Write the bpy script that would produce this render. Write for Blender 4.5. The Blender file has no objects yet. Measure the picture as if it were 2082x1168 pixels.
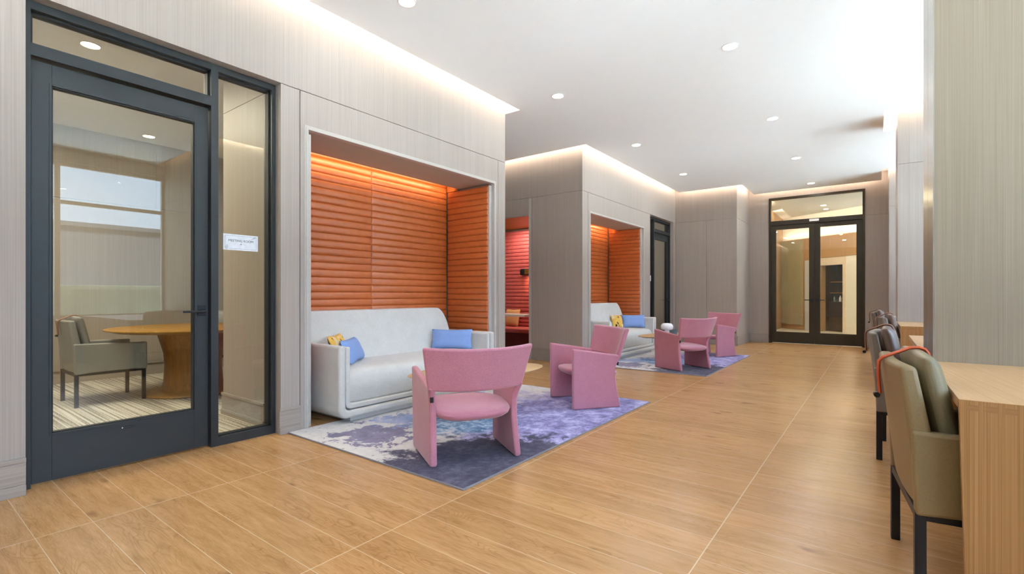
import bpy, bmesh, math, random
from math import sin, cos, pi, radians, atan2, sqrt
from mathutils import Vector, Matrix
random.seed(7)
S = bpy.context.scene
COL = S.collection

# ------------------------------------------------------------------ camera, world, sun, exposure
cam_d = bpy.data.cameras.new('camera')
cam = bpy.data.objects.new('camera', cam_d)
COL.objects.link(cam)
cam.location = (0, 0, 1.1)
cam.rotation_euler = (radians(90), 0, radians(36.9008))
cam_d.sensor_width = 36
cam_d.lens = 988.92 / 2082 * 36
cam_d.shift_y = 16.4 / 2082
cam_d.clip_start = 0.02
cam_d.clip_end = 300
S.camera = cam

S.view_settings.view_transform = 'Standard'
S.view_settings.look = 'None'
S.view_settings.gamma = 1
S.view_settings.use_curve_mapping = False
S.view_settings.exposure = 0.2
try:
    S.cycles.use_denoising = True
    S.cycles.max_bounces = 8
    S.cycles.diffuse_bounces = 5
    S.cycles.glossy_bounces = 4
    S.cycles.transparent_max_bounces = 12
    S.cycles.sample_clamp_indirect = 0
    S.cycles.caustics_reflective = False
    S.cycles.caustics_refractive = False
except Exception:
    pass

SKY = 6.5
SUN = 95.0
COVE = 3.6
DOWN = 7.0
world = bpy.data.worlds.new('sky')
S.world = world
world.use_nodes = True
wn = world.node_tree
wn.nodes.clear()
w_out = wn.nodes.new('ShaderNodeOutputWorld')
w_bg = wn.nodes.new('ShaderNodeBackground')
w_tc = wn.nodes.new('ShaderNodeTexCoord')
w_sp = wn.nodes.new('ShaderNodeSeparateXYZ')
w_rp = wn.nodes.new('ShaderNodeValToRGB')
w_rp.color_ramp.elements[0].position = 0.0
w_rp.color_ramp.elements[0].color = (0.30, 0.32, 0.30, 1)
w_rp.color_ramp.elements[1].position = 1.0
w_rp.color_ramp.elements[1].color = (0.50, 0.66, 1.0, 1)
e = w_rp.color_ramp.elements.new(0.03); e.color = (0.60, 0.76, 1.0, 1)
e = w_rp.color_ramp.elements.new(0.35); e.color = (0.48, 0.68, 1.0, 1)
wn.links.new(w_tc.outputs['Generated'], w_sp.inputs[0])
wn.links.new(w_sp.outputs['Z'], w_rp.inputs[0])
wn.links.new(w_rp.outputs[0], w_bg.inputs[0])
w_bg.inputs[1].default_value = SKY
wn.links.new(w_bg.outputs[0], w_out.inputs[0])

sun_d = bpy.data.lights.new('sun', 'SUN')
sun = bpy.data.objects.new('sun', sun_d)
COL.objects.link(sun)
sun_d.energy = SUN
sun_d.angle = radians(0.6)
sun_d.color = (0.78, 0.89, 1.0)
sun.rotation_euler = Vector((0.38, 0.12, -0.92)).to_track_quat('-Z', 'Y').to_euler()


def area(name, loc, direction, sx, sy, power, color, portal=False, spread=180):
    d = bpy.data.lights.new(name, 'AREA')
    d.shape = 'RECTANGLE'
    d.size = sx
    d.size_y = sy
    d.energy = power
    d.color = color
    d.spread = radians(spread)
    if portal:
        d.cycles.is_portal = True
    o = bpy.data.objects.new(name, d)
    COL.objects.link(o)
    o.location = loc
    o.rotation_euler = Vector(direction).to_track_quat('-Z', 'Y').to_euler()
    return o


XW = 2.60           # inner face of the window wall
ZSILL, ZHEAD = 0.72, 3.24
BAYS = [(-3.6, 3.30), (3.94, 7.95), (8.65, 11.55)]
for (ya, yb) in BAYS:       # light portals lie in the window openings
    area('daylight_portal', (XW + 0.06, (ya + yb) / 2, (ZSILL + ZHEAD) / 2), (-1, 0, 0), ZHEAD - ZSILL, yb - ya, 1, (1, 1, 1), True)

WARM = (1.0, 0.80, 0.62)


def cove(name, a, b, wall_dir, power=COVE, z=3.545, tilt=0.2, color=WARM):
    """Linear lamp lying on the ceiling edge, hidden by it, washing the wall."""
    a = Vector((a[0], a[1], z)); b = Vector((b[0], b[1], z))
    L = (b - a).length
    d = bpy.data.lights.new(name, 'AREA')
    d.shape = 'RECTANGLE'
    d.size = L
    d.size_y = 0.03
    d.energy = power * L
    d.color = color
    o = bpy.data.objects.new(name, d)
    COL.objects.link(o)
    x = (b - a).normalized()
    zdir = -Vector((wall_dir[0], wall_dir[1], -tilt)).normalized()
    y = zdir.cross(x).normalized()
    m = Matrix((x, y, zdir)).transposed().to_4x4()
    m.translation = (a + b) / 2
    o.matrix_world = m
    return o


XL = -3.76        # face of the left-hand blocks
EL = -3.627       # ceiling edge in front of it
cove('cove_lamp', (EL + .02, -3.9), (EL + .02, 5.0), (-1, 0))
cove('cove_lamp', (-7.9, 4.996 - .02 + .04), (EL, 4.996 + .02), (0, -1))
cove('cove_lamp', (-7.9, 6.743 - .02), (EL + .02, 6.743 - .02), (0, 1))
cove('cove_lamp', (EL + .02, 6.743), (EL + .02, 11.19), (-1, 0))
cove('cove_lamp', (EL, 11.19), (-2.277, 11.19), (0, 1))
cove('cove_lamp', (-2.277, 11.2), (-2.277, 12.44), (-1, 0))
cove('cove_lamp', (-2.277, 12.447), (0.05, 12.447), (0, 1), COVE * .8)
XS = 0.07
for (ya, yb) in ((3.30, 3.94), (7.95, 8.65)):
    cove('cove_lamp', (XS - .02, ya - .1), (XS - .02, yb + .1), (1, 0))
    cove('cove_lamp', (XS, ya - .15), (2.5, ya - .15), (0, 1))
    cove('cove_lamp', (XS, yb + .15), (2.5, yb + .15), (0, -1))
cove('cove_lamp', (XS - .02, 11.45), (XS - .02, 12.4), (1, 0))
cove('cove_lamp', (XS, 11.40), (2.5, 11.40), (0, 1))
# lamps hidden in the slot at the back of each seating alcove
cove('alcove_lamp', (-4.30, 2.26), (-4.30, 4.56), (-1, 0), 3.6, 2.53, 0.6, (1.0, 0.66, 0.36))
cove('alcove_lamp', (-4.30, 7.16), (-4.30, 9.36), (-1, 0), 3.6, 2.53, 0.6, (1.0, 0.66, 0.36))
area('room_fill', (-5.9, .7, 3.12), (0, 0, -1), 1.8, 1.8, 110, (1.0, 0.93, 0.80))  # added fill without a fixture, placed to reach the side wall
area('room_fill', (-5.2, 10.2, 3.0), (0, 0, -1), 1.0, 1.0, 24, (0.92, 0.97, 1.0))  # fixtureless area light added to lift the room behind the far door
area('booth_fill', (-5.5, 7.75, 2.40), (0, .15, -1), 1.0, 0.3, 17, (1.0, 0.84, 0.68))  # no fitting here, extra light added to brighten the red booth
area('lobby_fill', (-.6, 14.0, 3.26), (0, 0, -1), 1.6, 1.2, 85, (1.0, 0.86, 0.64))  # added wide fill brightening the lobby, not tied to a fixture


# ------------------------------------------------------------------ helpers
def srgb(h):
    h = h.lstrip('#')
    v = [int(h[i:i + 2], 16) / 255 for i in (0, 2, 4)]
    return tuple(x / 12.92 if x <= .04045 else ((x + .055) / 1.055) ** 2.4 for x in v) + (1,)


class NT:
    """Small node-tree builder."""
    def __init__(self, name):
        self.m = bpy.data.materials.new(name)
        self.m.use_nodes = True
        self.t = self.m.node_tree
        self.t.nodes.clear()
        self.out = self.t.nodes.new('ShaderNodeOutputMaterial')
        self.tc = self.t.nodes.new('ShaderNodeTexCoord')

    def n(self, kind, **kw):
        o = self.t.nodes.new('ShaderNode' + kind)
        for k, v in kw.items():
            setattr(o, k, v)
        return o

    def link(self, a, b):
        self.t.links.new(a, b)

    def val(self, s, v):
        if isinstance(v, (int, float, tuple, list)):
            s.default_value = v
        else:
            self.link(v, s)

    def math(self, op, a, b=0.0, c=0.0):
        o = self.n('Math', operation=op)
        self.val(o.inputs[0], a); self.val(o.inputs[1], b)
        if op in ('MULTIPLY_ADD', 'COMPARE', 'SMOOTH_MIN', 'SMOOTH_MAX'):
            self.val(o.inputs[2], c)
        return o.outputs[0]

    def sep(self, v):
        o = self.n('SeparateXYZ'); self.link(v, o.inputs[0]); return o.outputs

    def comb(self, x, y, z):
        o = self.n('CombineXYZ')
        for s, v in zip(o.inputs, (x, y, z)):
            self.val(s, v)
        return o.outputs[0]

    def mapping(self, v, scale=(1, 1, 1), loc=(0, 0, 0), rot=(0, 0, 0)):
        o = self.n('Mapping'); self.link(v, o.inputs[0])
        o.inputs['Scale'].default_value = scale
        o.inputs['Location'].default_value = loc
        o.inputs['Rotation'].default_value = rot
        return o.outputs[0]

    def noise(self, v, scale=5, detail=3, rough=.5, dist=0.0, col=False):
        o = self.n('TexNoise')
        self.link(v, o.inputs['Vector'])
        o.inputs['Scale'].default_value = scale
        o.inputs['Detail'].default_value = detail
        o.inputs['Roughness'].default_value = rough
        o.inputs['Distortion'].default_value = dist
        return o.outputs['Color' if col else 'Fac']

    def ramp(self, f, stops, interp='LINEAR'):
        o = self.n('ValToRGB')
        o.color_ramp.interpolation = interp
        els = o.color_ramp.elements
        while len(els) < len(stops):
            els.new(0.5)
        for el, (p, c) in zip(els, stops):
            el.position = p
            el.color = c if len(c) == 4 else tuple(c) + (1,)
        self.val(o.inputs[0], f)
        return o.outputs[0]

    def mix(self, f, a, b, blend='MIX'):
        o = self.n('Mix', data_type='RGBA', blend_type=blend)
        self.val(o.inputs[0], f); self.val(o.inputs[6], a); self.val(o.inputs[7], b)
        return o.outputs[2]

    def bump(self, h, strength=.2, dist=.002):
        o = self.n('Bump')
        o.inputs['Strength'].default_value = strength
        o.inputs['Distance'].default_value = dist
        self.link(h, o.inputs['Height'])
        return o.outputs[0]

    def pbr(self, color, rough=.5, metal=0.0, normal=None, spec=.5, sheen=0.0, coat=0.0, emit=None, estr=0, **kw):
        p = self.n('BsdfPrincipled')
        self.val(p.inputs['Base Color'], color)
        self.val(p.inputs['Roughness'], rough)
        p.inputs['Metallic'].default_value = metal
        p.inputs['Specular IOR Level'].default_value = spec
        p.inputs['Sheen Weight'].default_value = sheen
        p.inputs['Sheen Roughness'].default_value = .4
        p.inputs['Coat Weight'].default_value = coat
        if normal is not None:
            self.link(normal, p.inputs['Normal'])
        if emit is not None:
            p.inputs['Emission Color'].default_value = emit
            p.inputs['Emission Strength'].default_value = estr
        self.link(p.outputs[0], self.out.inputs[0])
        return self.m


M = {}


def plain(name, col, rough=.5, metal=0.0, nscale=40, amp=.06, bump=.0, **kw):
    t = NT(name)
    c = srgb(col)
    nz = t.noise(t.tc.outputs['Object'], nscale, 2)
    d = tuple(x * (1 - amp) for x in c[:3]) + (1,)
    l = tuple(min(1, x * (1 + amp)) for x in c[:3]) + (1,)
    col_ = t.ramp(nz, [(.3, d), (.7, l)])
    nm = t.bump(nz, bump, .001) if bump else None
    M[name] = t.pbr(col_, rough, metal, nm, **kw)


def emissive(name, col, strength):
    t = NT(name)
    M[name] = t.pbr((.8, .8, .8, 1), .5, emit=srgb(col), estr=strength)


def wood(name, c_dark, c_mid, c_light, axis='Z', rough=.45, streak=90, amp=1.0, bump=.12, spec=.4, rot=0):
    """Fine straight-grained veneer; grain runs along axis."""
    t = NT(name)
    k = {'X': (.9, streak, streak), 'Y': (streak, .9, streak), 'Z': (streak, streak, .9)}[axis]
    o = t.tc.outputs['Object']
    if rot:
        o = t.mapping(o, rot=(0, 0, radians(rot)))
    fine = t.noise(t.mapping(o, k), 1.0, 4, .62, .25)
    kb = tuple(x * .13 if x > 1 else .25 for x in k)
    broad = t.noise(t.mapping(o, kb), 1.0, 2, .5, .4)
    f = t.math('ADD', t.math('MULTIPLY', fine, .84), t.math('MULTIPLY', broad, .16))
    col = t.ramp(f, [(.5 - .17 / amp, srgb(c_dark)), (.5, srgb(c_mid)), (.5 + .17 / amp, srgb(c_light))])
    M[name] = t.pbr(col, rough, 0, t.bump(fine, bump, .0008), spec)


def fabric(name, col, col2=None, scale=420, rough=.95, sheen=.25, bump=.5, vary=.12):
    t = NT(name)
    o = t.tc.outputs['Object']
    c = srgb(col)
    c2 = srgb(col2) if col2 else tuple(x * (1 - vary) for x in c[:3]) + (1,)
    w = t.noise(o, scale, 2, .6)
    b = t.noise(o, 9, 3, .6)
    f = t.math('ADD', t.math('MULTIPLY', w, .85), t.math('MULTIPLY', b, .15))
    col_ = t.ramp(f, [(.36, c2), (.62, c)])
    M[name] = t.pbr(col_, rough, 0, t.bump(w, bump, .0012), .2, sheen)


# -- setting materials
wood('wall_veneer', '#9d928a', '#a69c94', '#afa59d', 'Z', .5, 170, .8, .05)
wood('baseboard_veneer', '#948a82', '#a0968d', '#aaa198', 'Y', .5, 90, .9, .05)
wood('pillar_veneer', '#877866', '#918370', '#9b8d7b', 'Z', .5, 170, .8, .05)
wood('lobby_veneer', '#a8855a', '#b8966a', '#c4a478', 'Z', .45, 110, .8, .05)
plain('ceiling_paint', '#f4f5f6', .9, 0, 6, .005)
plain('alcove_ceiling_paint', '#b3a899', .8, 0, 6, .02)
plain('frame_metal', '#313638', .42, .25, 8, .03, spec=.5)
plain('frame_gasket', '#0c0c0c', .6)
plain('bronze_metal', '#3a3428', .4, .4, 8, .04)
plain('black_metal', '#0f131b', .42, .1, 8, .03)
plain('white_metal', '#e9e9e7', .4)
plain('pale_trim', '#b9b4ae', .5, 0, 30, .03)
wood('oak', '#b48d63', '#c49d72', '#cfab82', 'Y', .42, 110, .7, .05, rot=-7)
wood('oak_upright', '#875d33', '#a27646', '#b38757', 'Z', .45, 300, .9, .08)
wood('oak_end_grain', '#8a6038', '#9a6f42', '#a87d4e', 'X', .6, 60, .7, .05)
wood('honey_wood', '#906628', '#a07636', '#b08646', 'X', .4, 40, .8, .05)
wood('honey_wood_upright', '#7c4e1c', '#926127', '#a57235', 'Z', .42, 40, .8, .05)
wood('table_ash', '#b9935f', '#c9a676', '#d6b98e', 'Y', .42, 60, .8, .04)
wood('dark_board', '#2a211c', '#352a23', '#42352b', 'X', .5, 40, .8, .05)
fabric('sofa_wool', '#dcdad5', '#bfbdb8', 330, .95, .2, .7)
fabric('pink_velvet', '#ca8a98', '#b37285', 300, .92, .5, .6)
fabric('blue_cotton', '#93aede', '#7795cf', 500, .95, .1, .5)
fabric('yellow_cotton', '#e0ac4e', '#c98f38', 500, .95, .1, .4)
fabric('beige_cotton', '#d9a878', '#c8935f', 400, .95, .1, .4)
plain('olive_leather', '#87734f', .48, 0, 180, .06, .12, spec=.45)
plain('olive_cushion', '#857b60', .42, 0, 180, .06, .12, spec=.5)
plain('brown_cushion', '#7a685f', .4, 0, 180, .06, .12, spec=.5)
plain('taupe_leather', '#7d7266', .45, 0, 180, .06, .12, spec=.45)
plain('grey_leather', '#8b8b8a', .5, 0, 180, .05, .12)
plain('orange_strap', '#b44a20', .5, 0, 60, .08)
plain('tan_strap', '#8a5f49', .5, 0, 60, .08)
plain('white_ceramic', '#eef0f2', .25)
plain('smoked_glass', '#5b6a70', .15, 0, 8, .02, spec=.8)
plain('paper', '#e3e8f0', .7)
plain('ink', '#3b4652', .8)
plain('brass', '#b8924a', .3, .9, 12, .05)
plain('stone_floor', '#dcdcd4', .35, 0, 3, .04)
plain('dark_upholstery', '#5c1814', .7, 0, 90, .08, .1)
plain('quartz', '#e8e0d4', .3, 0, 12, .03)
plain('facade', '#3a3e43', .9, 0, .4, .12)
plain('paving', '#c9cac6', .95, 0, .5, .05)  # unseen ground, made pale to bounce sunlight up onto the ceiling
plain('plaster', '#e8ebea', .9, 0, 6, .02)
emissive('lamp_lens', '#fff4e2', 14)
emissive('glow_lens', '#ffd9a0', 6)


def leather_ribs(name, col, dark, rough):
    t = NT(name)
    o = t.tc.outputs['Object']
    nz = t.noise(o, 14, 4, .6)
    gr = t.noise(o, 420, 2, .6)
    c = t.ramp(nz, [(.3, srgb(dark)), (.7, srgb(col))])
    M[name] = t.pbr(c, rough, 0, t.bump(gr, .06, .001), .8)


leather_ribs('orange_leather', '#c9703a', '#bd632e', .36)
leather_ribs('red_leather', '#c75f5c', '#b85250', .45)


def make_steel():
    t = NT('brushed_steel')
    o = t.tc.outputs['Object']
    nz = t.noise(t.mapping(o, (140, 140, .6)), 1, 3, .6)
    c = t.ramp(nz, [(.3, srgb('#9c978e')), (.7, srgb('#bdb8ae'))])
    M['brushed_steel'] = t.pbr(c, .34, .95, t.bump(nz, .08, .001))


make_steel()


def make_glass(name, tint, ior):
    t = NT(name)
    tr = t.n('BsdfTransparent'); tr.inputs[0].default_value = tint
    gl = t.n('BsdfGlossy'); gl.inputs['Roughness'].default_value = 0.0
    gl.inputs[0].default_value = (1, 1, 1, 1)
    ge = t.n('NewGeometry')
    dp = t.n('VectorMath', operation='DOT_PRODUCT')
    t.link(ge.outputs['Incoming'], dp.inputs[0]); t.link(ge.outputs['Normal'], dp.inputs[1])
    f0 = ((ior - 1) / (ior + 1)) ** 2         # Schlick, the same from either side of the thin pane
    sch = t.math('POWER', t.math('SUBTRACT', 1.0, t.math('MINIMUM', t.math('ABSOLUTE', dp.outputs['Value']), 1.0)), 5.0)
    fac = t.math('MULTIPLY_ADD', sch, 1 - f0, f0)
    mx = t.n('MixShader')
    t.link(fac, mx.inputs[0]); t.link(tr.outputs[0], mx.inputs[1]); t.link(gl.outputs[0], mx.inputs[2])
    t.link(mx.outputs[0], t.out.inputs[0])
    M[name] = t.m


make_glass('clear_glass', (.91, .91, .84, 1), 1.62)
make_glass('window_glass', (.96, .98, .97, 1), 1.45)


def make_floor():
    t = NT('oak_plank_tile')
    x, y, z = t.sep(t.tc.outputs['Object'])
    L, Wd, X0, Y0 = 1.2225, .2035, -0.594, .463
    px = t.math('DIVIDE', t.math('SUBTRACT', x, X0), L)
    py = t.math('DIVIDE', t.math('SUBTRACT', y, Y0), Wd)
    ix = t.math('FLOOR', px); iy = t.math('FLOOR', py)
    fx = t.math('SUBTRACT', px, ix); fy = t.math('SUBTRACT', py, iy)
    wn_ = t.n('TexWhiteNoise', noise_dimensions='2D')
    t.link(t.comb(ix, iy, 0), wn_.inputs['Vector'])
    rnd = wn_.outputs['Value']
    rz = t.math('MULTIPLY', rnd, 83.0)
    # grain runs along x
    lo = t.noise(t.comb(t.math('MULTIPLY', x, 1.5), t.math('MULTIPLY', y, 6.5), rz), 1.0, 2, .45, .3)
    rings = t.math('ABSOLUTE', t.math('SINE', t.math('MULTIPLY', lo, 84.0)))
    mid = t.noise(t.comb(t.math('MULTIPLY', x, 3.2), t.math('MULTIPLY', y, 26.0), rz), 1.0, 4, .6, .6)
    fine = t.noise(t.comb(t.math('MULTIPLY', x, 16.0), t.math('MULTIPLY', y, 260.0), rz), 1.0, 3, .6)
    # cathedral figure only shows in places
    msk = t.ramp(t.noise(t.comb(t.math('MULTIPLY', x, 1.9), t.math('MULTIPLY', y, 7.0), t.math('ADD', rz, 9.0)), 1.0, 1, .5), [(.46, (0, 0, 0)), (.60, (1, 1, 1))])
    f = t.math('MULTIPLY_ADD', mid, .55, t.math('MULTIPLY', fine, .45))
    base = t.ramp(f, [(.32, srgb('#a5794a')), (.50, srgb('#bc8f5e')), (.70, srgb('#cca070'))])
    ringc = t.ramp(rings, [(.0, (.68, .62, .55)), (.55, (1, 1, 1))])
    base = t.mix(t.math('MULTIPLY', msk, .62), base, ringc, 'MULTIPLY')
    # plank to plank tone
    base = t.mix(.6, base, t.ramp(rnd, [(0, (.88, .86, .83)), (1, (1.06, 1.05, 1.03))]), 'MULTIPLY')
    # knots
    vo = t.n('TexVoronoi')
    nd = t.noise(t.comb(t.math('MULTIPLY', x, 7.0), t.math('MULTIPLY', y, 20.0), rz), 1.0, 2, .5)
    kx = t.math('MULTIPLY_ADD', nd, .35, t.math('MULTIPLY', x, 2.1))
    ky = t.math('MULTIPLY_ADD', nd, .35, t.math('MULTIPLY', y, 5.2))
    t.link(t.comb(kx, ky, rz), vo.inputs['Vector'])
    vo.inputs['Scale'].default_value = 1.0
    keep = t.math('GREATER_THAN', t.sep(vo.outputs['Color'])[0], .45)
    kn = t.ramp(vo.outputs['Distance'], [(.05, (1, 1, 1)), (.17, (0, 0, 0))])
    kn = t.math('MULTIPLY', kn, keep)
    base = t.mix(t.math('MULTIPLY', kn, .8), base, srgb('#7d5430'))
    # pale grout
    ex = t.math('MULTIPLY', t.math('MINIMUM', fx, t.math('SUBTRACT', 1.0, fx)), L)
    ey = t.math('MULTIPLY', t.math('MINIMUM', fy, t.math('SUBTRACT', 1.0, fy)), Wd)
    gx = t.math('LESS_THAN', ex, .0024); gy = t.math('LESS_THAN', ey, .0013)
    g = t.math('MAXIMUM', gx, gy)
    col = t.mix(t.math('MULTIPLY', g, .85), base, srgb('#dcc4a2'))
    rgh = t.math("MULTIPLY_ADD", mid, .03, .25)
    hgt = t.math('SUBTRACT', t.math('MULTIPLY', fine, .25), g)
    M['oak_plank_tile'] = t.pbr(col, rgh, 0, t.bump(hgt, .12, .0012), .45)


make_floor()


def make_rug():
    t = NT('painterly_rug')
    o = t.tc.outputs['Object']
    x, y, z = t.sep(o)       # x 0..1.87 from the sofa side to the aisle, y 0..2.8 along
    wob = t.noise(o, 3.2, 7, .68, .4)
    wob2 = t.noise(t.mapping(o, loc=(7.3, 2.1, 0)), 5.5, 7, .7, .3)
    spk = t.noise(t.mapping(o, loc=(1.3, 9.1, 0)), 22, 5, .7)
    def blob(cx, cy, rx, ry, lo, hi, w, amt):
        dx = t.math('DIVIDE', t.math('SUBTRACT', x, cx), rx)
        dy = t.math('DIVIDE', t.math('SUBTRACT', y, cy), ry)
        d = t.math('SQRT', t.math('ADD', t.math('MULTIPLY', dx, dx), t.math('MULTIPLY', dy, dy)))
        d = t.math('MULTIPLY_ADD', t.math('SUBTRACT', w, .5), amt, d)
        return t.ramp(d, [(lo, (1, 1, 1)), (hi, (0, 0, 0))])
    c = t.ramp(t.math('MULTIPLY_ADD', spk, .5, t.math('MULTIPLY', wob2, .5)), [(.36, srgb('#c3bcc4')), (.5, srgb('#d3cecb')), (.64, srgb('#dcd9d6'))])
    lil = t.ramp(t.math('MULTIPLY_ADD', wob2, .6, t.math('MULTIPLY', spk, .4)), [(.38, srgb('#625c86')), (.46, srgb('#857eb2')), (.53, srgb('#a49ece')), (.62, srgb('#cac6e6'))])
    c = t.mix(blob(1.75, 1.9, 1.25, 1.5, .72, 1.02, wob, 1.3), c, lil)
    blu = t.ramp(t.math('MULTIPLY_ADD', wob2, .5, t.math('MULTIPLY', spk, .5)), [(.40, srgb('#47709f')), (.50, srgb('#7fa0c8')), (.58, srgb('#c4d3e4'))])
    c = t.mix(blob(.84, 1.12, .62, .55, .55, .85, wob2, 1.6), c, blu)
    pat = t.ramp(wob2, [(.38, srgb('#6d6784')), (.62, srgb('#8b84a6'))])
    c = t.mix(t.math('MULTIPLY', blob(.60, .35, .48, .42, .56, .60, wob2, 3.2), .92), c, pat)
    blp = t.ramp(wob, [(.4, srgb('#7482b4')), (.6, srgb('#9fb0d8'))])
    c = t.mix(t.math('MULTIPLY', blob(.42, .85, .40, .35, .55, .60, wob2, 3.0), .8), c, blp)
    sl = t.ramp(t.math('MULTIPLY_ADD', spk, .5, t.math('MULTIPLY', wob, .5)), [(.36, srgb('#37364a')), (.50, srgb('#4d4a5f')), (.62, srgb('#6b677d'))])
    c = t.mix(blob(1.75, .25, .80, 1.0, .76, .90, wob2, 1.6), c, sl)
    fl = t.ramp(t.noise(t.mapping(o, loc=(4, 4, 0)), 30, 3, .6), [(.30, (1, 1, 1)), (.36, (0, 0, 0))])
    c = t.mix(t.math('MULTIPLY', fl, .6), c, srgb('#3c394d'))
    p = t.noise(o, 600, 2, .6)
    M['painterly_rug'] = t.pbr(c, .95, 0, t.bump(p, .5, .002), .15, .15)


make_rug()
plain('rug_binding', '#8f8d94', .9, 0, 90, .1)


def make_carpet():
    t = NT('striped_carpet')
    o = t.tc.outputs['Object']
    x, y, z = t.sep(o)
    s = t.math('MULTIPLY_ADD', t.math('SINE', t.math('MULTIPLY', y, 170.0)), .09, t.noise(t.comb(t.math('MULTIPLY', x, .6), t.math('MULTIPLY', y, 60.0), 0.0), 1.0, 1, .5))
    d = t.noise(t.comb(t.math('MULTIPLY', x, 45.0), t.math('MULTIPLY', y, 110.0), 0.0), 1.0, 2, .6)
    f = t.math('MULTIPLY_ADD', s, .62, t.math('MULTIPLY', d, .38))
    c = t.ramp(f, [(.36, srgb('#746e66')), (.45, srgb('#a09a90')), (.53, srgb('#c6c2b8')), (.62, srgb('#d6d2ca'))])
    M['striped_carpet'] = t.pbr(c, .95, 0, t.bump(d, .5, .003), .1, .1)


make_carpet()


def make_motif():
    t = NT('patterned_cotton')
    o = t.tc.outputs['Object']
    n1 = t.noise(o, 14, 1, .4, .8)
    c = t.ramp(n1, [(.0, srgb('#2c3340')), (.36, srgb('#2c3340')), (.38, srgb('#e6b655')), (.62, srgb('#e9bd62')), (.64, srgb('#e7d2b0'))], 'LINEAR')
    w = t.noise(o, 420, 2)
    M['patterned_cotton'] = t.pbr(c, .95, 0, t.bump(w, .4, .001), .2, .1)


make_motif()


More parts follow.
